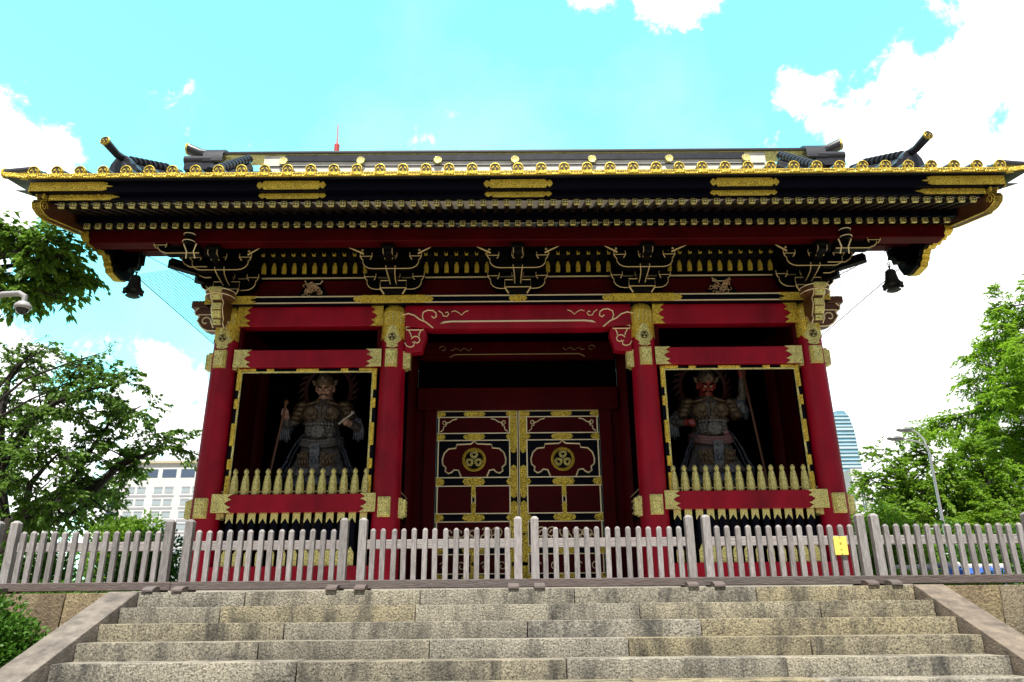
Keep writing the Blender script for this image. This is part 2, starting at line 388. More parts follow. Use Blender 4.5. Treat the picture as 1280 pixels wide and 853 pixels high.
# ------------------------------------------------------------------ picket fence
FENCE_X = [-8.44, -6.30, -4.135, -1.98, .148, 2.28, 4.38, 6.50]
FL = ['grey picket fence section at the far left edge, mostly out of frame',
      'grey picket fence section above the left wall, in front of green shrubs',
      'grey picket fence section in front of the left statue bay',
      'grey picket fence section just left of the gate centre, before the left door leaf',
      'grey picket fence section just right of the gate centre, before the right door leaf',
      'grey picket fence section with the yellow plate, in front of the right statue bay',
      'grey picket fence section above the right wall, in front of leafy trees',
      'grey picket fence section at the far right edge, mostly out of frame']
fr = random.Random(11)
def picket_mb(w, d, z0, z1, ch):
    b = MB()
    b.box(-w / 2, w / 2, -d / 2, d / 2, z0, z1 - ch)
    b2 = [(-w / 2, -d / 2, z1 - ch), (w / 2, -d / 2, z1 - ch), (w / 2, d / 2, z1 - ch), (-w / 2, d / 2, z1 - ch), (-w * .22, -d * .22, z1), (w * .22, -d * .22, z1), (w * .22, d * .22, z1), (-w * .22, d * .22, z1)]
    b = MB().add([(-w / 2, -d / 2, z0), (w / 2, -d / 2, z0), (w / 2, d / 2, z0), (-w / 2, d / 2, z0)] + b2,
                 [(3, 2, 1, 0), (0, 1, 5, 4), (1, 2, 6, 5), (2, 3, 7, 6), (3, 0, 4, 7), (4, 5, 9, 8), (5, 6, 10, 9), (6, 7, 11, 10), (7, 4, 8, 11), (8, 9, 10, 11)])
    return b
pk = post = rail = base = foot = None
FLEN = 1.92
for k, fx in enumerate(FENCE_X):
    f = empty('picket_fence', (fx, -2.13, 0.0), FL[k], 'fence', 'picket fence sections')
    def inst(o, loc, rot=(0, 0, 0)):
        c = o.copy(); COL.objects.link(c); c.parent = f; c.location = loc; c.rotation_euler = rot; return c
    if k == 0:
        post = picket_mb(.098, .098, .115, .868, .03).build('post', WOOD, f, bevel=.003, smooth=20); pk = picket_mb(.062, .046, .115, .735, .026).build('picket', WOOD, f, bevel=.0025, smooth=20)
        pk.location = (.128, -.012, 0)
        rail = MB().box(0, FLEN - .1, -.02, .025, -.055, .055).build('top_rail', WOODR, f, bevel=.004); rail.location = (.05, .037, .548)
        base = MB().box(-.12, FLEN + .12, -.075, .055, .025, .122).build('base_rail', WOODX, f, bevel=.006)
        foot = MB().prism([(-.24, 0), (.2, 0), (.2, .07), (-.12, .07), (-.2, .05), (-.24, .03)], -.065, .065, 'X').build('foot', WOODX, f, bevel=.005)
        foot.location = (.04, -.03, 0)
    else:
        inst(post, (0, 0, 0)); inst(pk, (.128, -.012, 0)); inst(rail, (.05, .037, .548)); inst(base, (0, 0, 0)); inst(foot, (.04, -.03, 0))
    inst(post, (FLEN, 0, 0)); inst(foot, (FLEN - .06, -.03, 0))
    for i in range(2, 15):
        inst(pk, (.128 * i + fr.uniform(-.004, .004), -.012 + fr.uniform(-.003, .003), fr.uniform(-.006, .004)), (fr.uniform(-.008, .008), fr.uniform(-.008, .008), fr.uniform(-.03, .03)))
# yellow plate on the fence
yp = MB().box(-.082, .082, -.006, .006, -.11, .11).build('notice_plate', YEL, bevel=.003, loc=(3.905, -2.182, .475))
tag(yp, 'small yellow notice plate fixed to the pickets of the fence', 'sign')
d = MB()
for zz in (.095, -.097): d.lathe([(.007, 0), (.005, -.004)], (0, -.006, zz), 8, 'Y')
d.build('screw', INK, yp)
d = MB()
for (xx, zz, ww) in ((-.004, .036, .030), (.002, .028, .022), (.0, .018, .026), (-.003, -.044, .024), (.004, -.052, .018)): d.box(xx - ww / 2, xx + ww / 2, -.0085, -.006, zz, zz + .004)
d.build('printed_mark', mat('faded_print', (.45, .36, .05), .6), yp)

#%%GATE
# ------------------------------------------------------------------ the gate
XC, XI, YM, YB = 4.80, 2.05, 1.8, 3.6
G = empty('temple_gate', (0, 0, 0), 'large red and black lacquered temple gate with gold fittings and a tiled gable roof', 'gate')
MB().box(-5.5, 5.5, -.62, 4.3, -.003, .10).build('stone_plinth', PAVE, G, bevel=.01)
# columns
def col_r(z): return .225 - .030 * max(0, z - .1) / 4.4
def column(x, y, front):
    prof = [(.25, .10), (.25, .16), (.225, .17)] + [(col_r(z), z) for z in np.linspace(.3, 4.42, 10)] + [(.18, 4.5), (.14, 4.555)]
    c = MB().lathe(prof, (0, 0, 0), 28).build('column', RED if front else DRED, G, smooth=50, loc=(x, y, 0))
    if not front: return c
    b = MB(); n = 48
    zs = [0, .3, .6, 1]
    vs = []; 
    for zi in range(7):
        for j in range(n):
            t = 2 * math.pi * j / n
            a = abs(((t + math.pi / 2 + math.pi) % (2 * math.pi)) - math.pi)   # angle from the front
            lob = 3.86 + .0 * a
            lo = 3.99 - .12 * max(0, math.cos(a * 2.0)) ** .8 * (1 if a < .79 or a > 2.3 else 1) - .03 * abs(math.sin(a * 7))
            z = lo + (4.44 - lo) * zi / 6
            r_ = col_r(z) + .008 + (.006 if zi in (0, 6) else 0)
            vs.append((r_ * math.cos(t), r_ * math.sin(t), z))
    fs = [(i * n + j, i * n + (j + 1) % n, (i + 1) * n + (j + 1) % n, (i + 1) * n + j) for i in range(6) for j in range(n)]
    b.add(vs, fs); b.lathe([(col_r(4.4) + .012, 4.44), (.19, 4.51), (.145, 4.565)], (0, 0, 0), 32)
    b.build('gold_sleeve', GOLD, c, smooth=40)
    # ribs of the sleeve
    b = MB()
    for a in (-35, -17, 0, 17, 35, 60, -60):
        t = R(a - 90); r_ = .212
        b.tube([(r_ * math.cos(t), r_ * math.sin(t), 4.24), ((r_ - .002) * math.cos(t), (r_ - .002) * math.sin(t), 4.42)], .012, 6)
    b.build('sleeve_rib', PGOLD, c)
    # crest plate, wrapped on the front
    b = MB(); vs = []; m_ = 15
    prof = [(3.80, .02), (3.815, .07), (3.84, .10), (3.865, .075), (3.88, .09), (3.91, .11), (3.96, .135), (4.0, .13), (4.04, .10), (4.06, .075), (4.09, .09), (4.12, .06), (4.15, .07), (4.18, .03), (4.2, .01)]
    for z, w in prof:
        for j in range(m_):
            a = (w / .21) * (j / (m_ - 1) * 2 - 1); t = a - math.pi / 2; r_ = col_r(z) + .020
            vs.append((r_ * math.cos(t), r_ * math.sin(t), z))
    k = len(prof)
    fs = [(i * m_ + j, i * m_ + j + 1, (i + 1) * m_ + j + 1, (i + 1) * m_ + j) for i in range(k - 1) for j in range(m_ - 1)]
    b.add(vs, fs); b.build('crest_plate', PGOLD, c, smooth=40)
    cb = MB(); crest(cb, 0, -(col_r(4) + .026), 3.985, .062); cb.build('crest', INK, c)
    # nail covers
    for z0, z1 in ((3.50, 3.755), (1.13, 1.39)):
        for a in ((0, 90, -90, 180) if abs(x) > 3 else (0, 90 if x < 0 else -90)):
            q = MB(); r_ = col_r(z0)
            q.box(-.095, .095, -r_ - .035, -r_ + .03, z0 - .02, z1 + .02); q.box(-.075, .075, -r_ - .085, -r_ - .03, z0, z1)
            if z0 < 2:
                for i in (-1, 1):
                    for j in range(4): q.lathe([(.024, 0), (.012, -.012)], (i * .034, -r_ - .085, z0 + .04 + j * .06), 8, 'Y')
            else:
                for i in range(9): q.lathe([(.006, 0), (.004, -.004)], (0.0, -r_ - .085, z0 + .03 + i * .025), 6, 'Y')
            o = q.build('nail_cover', PGOLD, c, bevel=.006); o.rotation_euler.z = R(a)
    return c
def crest(b, x, y, z, r, dep=.006):
    # ring and three heart shaped leaves in a ring, facing -Y
    n = 24
    pts = [(x + r * math.cos(2 * math.pi * i / n), z + r * math.sin(2 * math.pi * i / n)) for i in range(n)]
    pin = [(x + r * .86 * math.cos(2 * math.pi * i / n), z + r * .86 * math.sin(2 * math.pi * i / n)) for i in range(n)]
    for i in range(n):
        j = (i + 1) % n; b.prism([pts[i], pts[j], pin[j], pin[i]], y, y - dep, 'Y')
    for k in range(3):
        a = R(90 + 120 * k); ca, sa = math.cos(a), math.sin(a)
        heart = [(.08, 0), (.28, .22), (.52, .33), (.72, .24), (.76, .10), (.70, 0), (.76, -.10), (.72, -.24), (.52, -.33), (.28, -.22)]
        b.prism([(x + r * (u * ca - v * sa), z + r * (u * sa + v * ca)) for u, v in heart], y, y - dep, 'Y')
for x in (-XC, -XI, XI, XC):
    column(x, 0, True); column(x, YM, False); column(x, YB, False)

def fit_plate(x_in, x_out, z0, z1, y, parent, M=GOLD, th=.012, name='beam_fitting'):
    # plate on the front of a beam, its inner end cut to cusps; x_in is the cusped end
    s = 1 if x_out > x_in else -1; h = z1 - z0; w = abs(x_out - x_in)
    c = min(.09, w * .4)
    prof = [(1, 0), (c * .2 / w, 0), (c * 1.1 / w, .18), (c * .35 / w, .30), (c * .9 / w, .36), (c * 1.5 / w, .5), (c * .9 / w, .64), (c * .35 / w, .70), (c * 1.1 / w, .82), (c * .2 / w, 1), (1, 1)]
    pts = [(x_in + s * u * w, z0 + v * h) for u, v in prof]
    b = MB().prism(pts, y, y - th, 'Y')
    o = b.build(name, M, parent)
    k = MB()
    for v in (.33, .67): k.lathe([(.016, 0), (.01, -.004)], (x_in + s * c * 1.45, y - th, z0 + v * h), 8, 'Y')
    return o
def lozenge(cx, cz, w, h, y, parent, M=GOLD, th=.012, name='gold_fitting', tip=None):
    t = tip or h * .6
    pts = []
    for sx, sz in ((1, -1), (1, 1), (-1, 1), (-1, -1)):
        q = [(w / 2 - t * 1.25, h / 2), (w / 2 - t * .95, h * .22), (w / 2 - t * .55, h * .46), (w / 2 - t * .2, h * .25), (w / 2, 0)]
        q = [(cx + sx * a, cz + sz * c) for a, c in q]
        if sx * sz > 0: q = q[::-1]
        if (sx, sz) in ((1, 1), (-1, -1)): q = q[1:]
        else: q = q[:-1] + [q[-1]] if False else q
        pts.append(q)
    a = pts[0]; b_ = pts[1]; c_ = pts[2]; d_ = pts[3]
    out = a[:] + b_[:] + c_[:] + d_[:]
    res = []
    for p in out:
        if not res or abs(p[0] - res[-1][0]) + abs(p[1] - res[-1][1]) > 1e-5: res.append(p)
    if abs(res[0][0] - res[-1][0]) + abs(res[0][1] - res[-1][1]) < 1e-5: res.pop()
    return MB().prism(res, y, y - th, 'Y').build(name, M, parent)

# daiwa: the black plate over the columns with its gold lines
dw = MB().box(-5.15, 5.15, -.25, .25, 4.565, 4.69).build('head_plate', NAVY, G)
b = MB()
for z in (4.572, 4.683): b.box(-5.15, 5.15, -.262, -.249, z - .009, z + .009)
b.build('gold_line', GLINE, dw)
for x in (-XI, XI): lozenge(x, 4.628, 1.32, .135, -.262, dw, tip=.11)
for s in (-1, 1):
    fit_plate(s * 4.28, s * 5.15, 4.56, 4.695, -.262, dw)
lozenge(0, 4.628, .30, .12, -.262, dw, tip=.09)
# head beams between the columns
for s in (-1, 1):
    bay = ((XI + .2, XC - .19))
    a, c = bay
    hb = MB().box(min(s * a, s * c), max(s * a, s * c), -.115, .115, 4.22, 4.563).build('head_beam', RED, G, bevel=.008)
    fit_plate(s * (a + .20), s * (a - .02), 4.215, 4.562, -.118, hb); fit_plate(s * (c - .22), s * (c + .02), 4.215, 4.562, -.118, hb)
    mb = MB().box(min(s * a, s * c), max(s * a, s * c), -.13, .12, 3.51, 3.80).build('tie_rail', RED, G, bevel=.008)
    fit_plate(s * (a + .24), s * (a - .03), 3.505, 3.805, -.133, mb, PGOLD); fit_plate(s * (c - .30), s * (c + .0), 3.505, 3.805, -.133, mb, PGOLD)
    lb = MB().box(min(s * a, s * (c + .05)), max(s * a, s * (c + .05)), -.17, .05, 1.20, 1.47).build('low_rail', RED, G, bevel=.008)
    fit_plate(s * (a + .20), s * (a - .06), 1.195, 1.475, -.173, lb, PGOLD); fit_plate(s * (c - .27), s * (c + .06), 1.195, 1.475, -.173, lb, PGOLD)
    # inner uprights beside the dark openings over the rail
    for q in (a + .02, c - .02):
        MB().box(s * q - .05, s * q + .05, -.04, .08, 3.80, 4.22).build('upright', DRED, G)
    # framed opening
    xi_, xo_ = XI + .235, XC - .345
    xl, xr = sorted((s * (XI + .235), s * (XC - .25)))
    fr_ = MB()
    fr_.box(xl, xr, -.05, .06, 3.452, 3.508); fr_.box(xl, xl + .07, -.05, .06, 1.47, 3.452); fr_.box(xr - .07, xr, -.05, .06, 1.47, 3.452)
    F = fr_.build('opening_frame', NAVY, G)
    g = MB()
    g.box(xl + .04, xr - .04, -.066, -.049, 3.430, 3.455); g.box(xl + .055, xl + .085, -.066, -.049, 1.50, 3.43); g.box(xr - .085, xr - .055, -.066, -.049, 1.50, 3.43)
    g.build('frame_moulding', PGOLD, F)
    xm = (xl + xr) / 2
    def ff(*bx): MB().box(*bx).build('frame_fitting', GOLD, F, bevel=.008)
    for (xx, w) in ((xm, .36), (xm - .60, .12), (xm + .60, .12)): ff(xx - w / 2, xx + w / 2, -.08, -.045, 3.455, 3.50)
    for xx, ww in ((xl + .02, 1), (xr - .02, -1)):
        ff(*sorted((xx + .06 * ww, xx + .28 * ww)), -.08, -.045, 3.462, 3.506)
        for zz, hh in ((3.32, .36), (2.92, .16), (2.42, .36), (1.95, .16), (1.62, .3)):
            ff(*sorted((xx - .015 * ww, xx + .055 * ww)), -.08, -.045, zz - hh / 2, zz + hh / 2)
    # pickets of the statue bay
    fin = None
    for i in range(13):
        x = s * (2.375 + .1685 * i)
        if fin is None:
            P = MB().box(-.048, .048, -.035, .035, .42, 1.50).build('bay_picket', NAVY, G, bevel=.004)
            fn = MB().lathe([(.060, 1.47), (.066, 1.50), (.064, 1.62), (.060, 1.63), (.062, 1.64), (.040, 1.77), (.028, 1.785), (.030, 1.80), (.040, 1.82), (.036, 1.85), (.012, 1.878)], (0, 0, 0), 6, sy=.8).build('finial', PGOLD, P, smooth=0)
            tip = MB().prism([(-.055, 1.2), (.055, 1.2), (.055, 1.04), (.03, 1.075), (.0, 1.12), (-.03, 1.075), (-.055, 1.04)], -.045, -.034, 'Y').build('gold_tip', PGOLD, P)
            shoe = MB().prism([(-.055, .42), (.055, .42), (.055, .60), (.02, .66), (0, .70), (-.02, .66), (-.055, .60)], -.045, -.034, 'Y').build('gold_shoe', PGOLD, P)
            fin = P
        else:
            P = copy_tree(fin, G)
        P.location = (x, -.06 + (0), 0)
    MB().box(min(s * a, s * (c + .05)), max(s * a, s * (c + .05)), -.14, .06, .14, .42).build('bottom_rail', RED, G, bevel=.008)
    MB().tube([(s * (a + .05), -.03, 1.53), (s * c, -.03, 1.53)], .011, 6).build('picket_rod', GLINE, G)
    # bay shell: floor, back, side walls, ceiling
    xo = s * (XC + .02)
    MB().box(*sorted((s * (XI + .0), s * XC)), -.05, YM, .36, .40).build('bay_floor', BLK2, G)
    MB().box(*sorted((s * (XI + .1), s * (XC - .1))), YM - .05, YM + .05, .1, 4.6).build('back_wall', BLK2, G)
    MB().box(*sorted((s * (XI - .04), s * (XI + .04))), .15, YM, .1, 4.6).build('partition_wall', BLK2, G)
    MB().box(*sorted((s * (XC - .05), s * (XC + .05))), .15, YB - .15, .1, 4.6).build('end_wall', DRED, G)
    # passage side: gold edged panel and a low lattice
    xs_ = s * (XI - .05)
    pl = MB().box(*sorted((xs_, s * (XI - .08))), .25, YM - .25, .35, 1.2).build('passage_panel', DRED, G)
    g = MB()
    for (z0, z1) in ((1.2, 1.24), (.32, .36)): g.box(*sorted((xs_, s * (XI - .095))), .25, YM - .25, z0, z1)
    for i in range(12): g.box(*sorted((xs_, s * (XI - .10))), .28 + i * .105, .31 + i * .105, 1.24, 1.62)
    for i in range(4): g.box(*sorted((xs_, s * (XI - .105))), .25, YM - .25, 1.28 + .1 * i, 1.295 + .1 * i)
    g.build('lattice', BLACK, G)
    g = MB(); g.tube([(s * (XI - .09), .22, .5), (s * (XI - .09), .22, 3.0)], .012, 6); g.tube([(s * (XI - .09), .24, 1.64), (s * (XI - .09), YM - .2, 1.64)], .012, 6)
    for i in range(12):
        for j in range(3): g.cbox((s * (XI - .105), .295 + i * .105, 1.33 + .1 * j), (.012, .02, .03))
    g.build('gold_edging', GLINE, G)
MB().box(-XC, XC, .02, YB, 4.60, 4.66).build('ceiling_board', BLK2, G)

# rainbow beam over the passage
KB = MB()
KB.prism([(-1.87, 4.563), (-1.87, 4.20), (-1.36, 4.15), (1.36, 4.15), (1.87, 4.20), (1.87, 4.563)], -.13, .13, 'Y')
KB = KB.build('rainbow_beam', RED, G, bevel=.012, seg=2)
def px2(x, y): return ((x - 646.5) * .01405, 4.585 - (y - 381) * .0143)
for s in (-1, 1):
    b = MB()
    def T(pts, r=.011):
        q = [px2(*p) for p in pts]
        b.tube([(-s * abs(x), -.137, z) for x, z in q], r, 6)
    T([(507, 392), (512, 394), (518, 392.5), (525, 395), (531, 400), (538, 403), (543, 407), (547, 410.5)], .012)
    T([(536, 402), (534, 396), (535, 391), (540, 388.5), (546, 389), (550, 392), (550.5, 396.5), (547.5, 398.5), (545, 396)], .011)
    T([(553, 389.5), (557, 392), (559, 396), (563, 396.5), (565, 393.5), (563.5, 391), (561, 392)], .008)
    T([(568, 391), (572, 389.5), (577, 392), (580, 395), (584, 391), (588, 389.5)], .007)
    b.build('carved_scroll', GLINE, KB)
b = MB(); b.prism([(-1.28, 4.235), (-1.22, 4.275), (-1.1, 4.285), (1.1, 4.285), (1.22, 4.275), (1.28, 4.235), (1.1, 4.26), (-1.1, 4.26)], -.131, -.143, 'Y')
b.tube([(-1.07, -.12, 4.16), (1.07, -.12, 4.16)], .008, 6)
b.build('gold_line', GLINE, KB)
for s in (-1, 1):
    pts = [(s * 1.86, 4.18), (s * 1.52, 4.16), (s * 1.50, 4.05)] + [(s * (1.50 + .0 + .08 * math.sin(R(a))), 4.0 - .24 * math.sin(R(a)) ** 2 - .05 * (1 - math.cos(R(a)))) for a in (15, 40, 65)] + [(s * 1.68, 3.76), (s * 1.86, 3.74)]
    K = MB().prism(pts, -.10, .10, 'Y').build('corbel', RED, G, bevel=.01)
    b = MB()
    q = lambda x, z: (s * x, -.108, z)
    b.tube([q(1.84, 4.20), q(1.56, 4.20), q(1.56, 4.14), q(1.84, 4.14), q(1.84, 4.20)], .011, 6)
    b.tube([q(1.80, 4.13), q(1.76, 4.06), q(1.75, 4.02)], .010, 6); b.tube([q(1.60, 4.13), q(1.63, 4.06), q(1.62, 4.03)], .010, 6)
    b.tube([q(x, z) for x, z in spiral(1.67, 3.955, .085, .03, 20, 330, 14)], .010, 6)
    b.tube([q(1.86, 3.92), q(1.82, 3.86), q(1.76, 3.84), q(1.71, 3.86), q(1.70, 3.91), q(1.73, 3.93)], .010, 6)
    b.build('carved_scroll', GLINE, K)
# inner beams and lintel over the door
ib = MB().box(-1.8, 1.8, YM - .25, YM - .05, 4.20, 4.52).build('inner_beam', DRED, G, bevel=.01)
b = MB(); b.tube([(-1.25, YM - .26, 4.22), (-1.15, YM - .26, 4.27), (1.15, YM - .26, 4.27), (1.25, YM - .26, 4.22)], .013, 6)
for s in (-1, 1):
    b.tube([(s * x, YM - .26, z) for x, z in spiral(1.38, 4.38, .07, .02, 0, 330, 12)], .008, 6); b.tube([(s * x, YM - .26, 4.37 + .03 * math.sin(x * 40)) for x in np.linspace(.85, 1.25, 9)], .008, 6)
b.build('carved_scroll', DGLINE, ib)
MB().box(-1.84, 1.84, YM - .16, YM + .1, 3.24, 3.66).build('lintel', DRED, G, bevel=.01)
MB().box(-1.84, 1.84, YM - .03, YM + .05, 3.66, 4.6).build('upper_board', BLK2, G)
for s in (-1, 1):
    MB().box(*sorted((s * 1.48, s * 1.70)), YM - .12, YM + .1, .12, 3.24).build('door_jamb', DRED, G, bevel=.01)
    MB().box(*sorted((s * 1.70, s * 1.90)), YM - .02, YM + .06, .12, 3.24).build('side_board', DRED, G)
MB().box(-1.84, 1.84, YM - .14, YM + .1, .12, .24).build('threshold', BLACK, G)

# door leaves
def cusp_panel(cx, z0, z1, w):
    h = z1 - z0
    half = [(.0, 1.0), (.05, .95), (.11, .915), (.55, .90), (.575, .80), (.80, .78), (.94, .66), (1.0, .48), (.98, .34), (.88, .26), (.90, .16), (.80, .10), (.70, .13), (.62, .20), (.48, .18), (.40, .0)]
    hs = [(u * w / 2, z0 + v * h) for u, v in half]
    full = [(cx - u, v) for u, v in hs[::-1]] + [(cx + u, v) for u, v in hs[1:]]
    return full
yd = YM - .07
for s in (-1, 1):
    xa, xb = s * .010, s * 1.472
    D = MB().box(*sorted((s * .003, xb)), yd, yd + .07, .25, 3.23).build('door_leaf', NAVY, G)
    if s < 0: MB().box(-1.47, 1.47, YM + .03, YM + .05, .2, 3.3).build('door_backing', BLK2, G)  # board added behind the leaves to block sky through the gap
    x_in, x_st, x_out, x_oe = .012, .15, 1.472, 1.435     # leaf coordinates on |x|
    rails = [(3.12, 3.23), (2.69, 2.82), (1.87, 2.02), (1.25, 1.39), (.70, .84), (.25, .38)]
    ys = yd - .001
    red = MB()
    def pan(x0, x1, z0, z1): red.box(*sorted((s * x0, s * x1)), yd - .004, yd + .01, z0, z1)
    pan(.17, 1.425, 2.83, 3.11); xm = .795
    pan(.17, .765, 1.40, 1.86); pan(.835, 1.425, 1.40, 1.86); pan(.17, 1.425, .85, 1.24); pan(.17, .765, .39, .69); pan(.835, 1.425, .39, .69)
    cp = cusp_panel(s * xm, 2.03, 2.68, 1.14)
    red.prism(cp, yd - .008, yd + .01, 'Y')
    red.build('door_panel', DRED, D)
    g = MB()
    for z0, z1 in rails:
        for z in (z0, z1): g.box(*sorted((s * .012, s * 1.47)), yd - .013, yd - .0015, z - .009, z + .009)
    for x in (.155, 1.44): g.box(*sorted((s * (x - .011), s * (x + .011))), yd - .014, yd - .0015, .26, 3.22)
    for x in (.77, .83):
        for z0, z1 in ((1.39, 1.87), (.38, .70)): g.box(*sorted((s * (x - .008), s * (x + .008))), yd - .0135, yd - .0015, z0, z1)
    g.box(*sorted((s * .010, s * .022)), yd - .016, yd - .0015, .26, 3.22)
    g.tube([(x, yd - .012, z) for x, z in cp], .015, 6, cap=True)
    # corner sprays in the top panel, scrolls in the lower ones
    for e, sx in ((.19, 1), (1.41, -1)):
        q = lambda u, v: (s * (e + sx * u), yd - .008, 3.10 - v)
        g.tube([q(.0, .25), q(.05, .21), q(.06, .15), q(.10, .14), q(.09, .08), q(.16, .075), q(.22, .03), q(.30, .01)], .011, 5)
        g.tube([q(u, v) for u, v in spiral(.075, .075, .05, .015, 0, 400, 14)], .009, 5)
    for x0 in (.38, .56, .80, 1.03, 1.20):
        g.tube([(s * x, yd - .010, z) for x, z in spiral(x0, 1.06, .10, .02, 30 if x0 < .8 else 150, 560, 22)], .013, 5)
        g.tube([(s * x, yd - .010, z) for x, z in spiral(x0 + .06, .97, .07, .02, 200, -200, 16)], .011, 5)
    for x0, z0 in ((.30, .5), (.6, .5), (1.0, .5), (1.3, .5)):
        g.tube([(s * x, yd - .010, z) for x, z in spiral(x0, z0, .08, .02, 30, 420, 16)], .010, 5)
    g.build('gold_line', GLINE, D)
    # crest roundel
    c = MB(); cxx = s * xm; cz = 2.335
    c.lathe([(.20, 0), (.215, -.03), (.19, -.05), (.17, -.03), (.165, -.015), (.0, -.014)], (cxx, yd - .008, cz), 32, 'Y')
    cr = c.build('crest_roundel', GOLD, D, smooth=40)
    MB().lathe([(.163, -.016), (.16, -.020), (.0, -.0201)], (cxx, yd - .008, cz), 28, 'Y').build('roundel_ground', BLACK, cr)
    c = MB()
    for k in range(3):
        a = R(90 + 120 * k); ca, sa = math.cos(a), math.sin(a)
        for sc_, dp in ((1, .03), (.62, .036)):
            heart = [(.10, 0), (.28, .24), (.52, .36), (.74, .27), (.80, .10), (.72, 0), (.80, -.10), (.74, -.27), (.52, -.36), (.28, -.24)]
            off = .5
            hh = [(((u - off) * sc_ + off), v * sc_) for u, v in heart]
            ring = [(cxx + .185 * (u * ca - v * sa), cz + .185 * (u * sa + v * ca)) for u, v in hh]
            c.tube([(x, yd - .03, z) for x, z in ring + ring[:1]], .011, 5)
    c.build('crest_leaf', PGOLD, cr)
    # shaped gold plates where rails and stiles meet
    def fitting(boxes, polys):
        g = MB()
        for x0, x1, z0, z1 in boxes: g.box(*sorted((s * x0, s * x1)), yd - .024, yd - .002, z0, z1)
        for q in polys: g.prism(q, yd - .0245, yd - .002, 'Y')
        g.build('door_fitting', GOLD, D)
    def cuspend(x, z, h, dirx):
        return [(s * x, z - h / 2), (s * x, z + h / 2), (s * (x + dirx * .018), z + h * .30), (s * (x + dirx * .038), z + h * .42), (s * (x + dirx * .075), z), (s * (x + dirx * .038), z - h * .42), (s * (x + dirx * .018), z - h * .30)]
    for k, (z0, z1) in enumerate(rails):
        zc, h = (z0 + z1) / 2, (z1 - z0) - .012
        fitting([(1.385, 1.468, zc - h / 2, zc + h / 2)], [cuspend(1.385, zc, h, -1)])
        up = (.0, .285, .13, .13, .13, .13)[k]; dn = (0, .15, .13, .15, .13, 0)[k]
        zt, zb = z1 + up, z0 - dn
        pol = [cuspend(.149, zc, h, 1)]
        for zz, dz in (((zb, -1),) if k else ()) + (((zt, 1),) if k > 1 else ()):
            pol.append([(s * .024, zz), (s * .148, zz), (s * .13, zz + dz * .03), (s * .142, zz + dz * .05), (s * .086, zz + dz * .09), (s * .03, zz + dz * .05), (s * .042, zz + dz * .03)])
        fitting([(.024, .148, zb, zt if k else z1)], pol)
        bx = [(.67, .92, zc - h / 2, zc + h / 2)]; pol = [cuspend(.92, zc, h, 1), cuspend(.67, zc, h, -1)]
        if k in (2, 4): bx.append((.765, .835, z0 - .14, zc - h / 2)); pol.append([(s * .745, z0 - .13), (s * .855, z0 - .13), (s * .80, z0 - .21)])
        if k in (3, 5): bx.append((.765, .835, zc + h / 2, z1 + .14)); pol.append([(s * .745, z1 + .13), (s * .855, z1 + .13), (s * .80, z1 + .21)])
        fitting(bx, pol)

#%%FRIEZE
# ------------------------------------------------------------------ frieze, ribs and brackets
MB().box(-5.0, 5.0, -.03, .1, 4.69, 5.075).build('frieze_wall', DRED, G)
tb = MB().box(-5.3, 5.3, -.10, .1, 5.07, 5.15).build('frieze_beam', BLACK, G)
MB().box(-5.3, 5.3, -.112, -.099, 5.073, 5.097).build('gold_line', GLINE, tb)
BR = [-XC, -XI, 0, XI, XC]
# curved ceiling behind the brackets
cv = [(-.115, 5.145), (-.12, 5.27), (-.16, 5.37), (-.26, 5.445), (-.5, 5.52), (-.88, 5.58)]
b = MB()
for i in range(len(cv) - 1):
    (y0, z0), (y1, z1) = cv[i], cv[i + 1]
    b.add([(-5.3, y0 + .03, z0), (5.3, y0 + .03, z0), (5.3, y1 + .03, z1), (-5.3, y1 + .03, z1)], [(0, 1, 2, 3)])
b.build('coved_ceiling', BLACK, G)
rib = None
for i in range(-27, 28):
    x = i * .171 + .0
    if min(abs(x - q) for q in BR) < .36: continue
    if rib is None:
        rib = MB().tube([(0, y - .01, z) for y, z in cv], .022, 6).build('ceiling_rib', BLACK, G)
        MB().prism([(-.034, 5.150), (.034, 5.150), (.038, 5.245), (.030, 5.300), (.018, 5.305), (.022, 5.335), (.0, 5.360), (-.022, 5.335), (-.018, 5.305), (-.030, 5.300), (-.038, 5.245)], -.175, -.12, 'Y').build('rib_foot', GOLD, rib, bevel=.006)
        MB().prism([(-.022, 5.415), (.022, 5.415), (.030, 5.465), (.034, 5.505), (.012, 5.530), (-.012, 5.530), (-.034, 5.505), (-.030, 5.465)], -.30, -.24, 'Y').build('rib_clasp', GOLD, rib, bevel=.005)
        r0 = rib
    else: r0 = copy_tree(rib, G)
    r0.location.x = x
# carved frog-leg struts
cr_ = random.Random(5)
for s in (-1, 1):
    x0 = s * 3.43
    base_ = MB().prism([(x0 - .34, 4.69), (x0 + .34, 4.69), (x0 + .24, 4.80), (x0 + .12, 5.0), (x0 + .16, 5.10), (x0 - .16, 5.10), (x0 - .12, 5.0), (x0 - .24, 4.80)], -.10, -.025, 'Y').build('frog_leg_strut', BLACK, G)
    g = MB()
    for k in range(26):
        px_, pz_ = cr_.gauss(0, .12), cr_.uniform(4.73, 4.98)
        if abs(px_) > .27 - (pz_ - 4.7) * .4: continue
        g.tube([(x0 + px_ + u, -.125 + cr_.uniform(-.02, .0), pz_ + v) for u, v in spiral(0, 0, .05, .01, cr_.uniform(0, 360), cr_.uniform(400, 700), 10)], .0075, 5)
    g.build('carved_flower', mat('painted_carving', (.95, .78, .48), .45, metal=.2, col2=(.28, .05, .03), scale=34) if s < 0 else bpy.data.materials['painted_carving'], base_)
    g = MB(); g.tube([(x0 - .15, -.108, 5.04), (x0 - .11, -.108, 4.98), (x0 + .11, -.108, 4.98), (x0 + .15, -.108, 5.04)], .008, 5); g.build('gold_line', GLINE, base_)

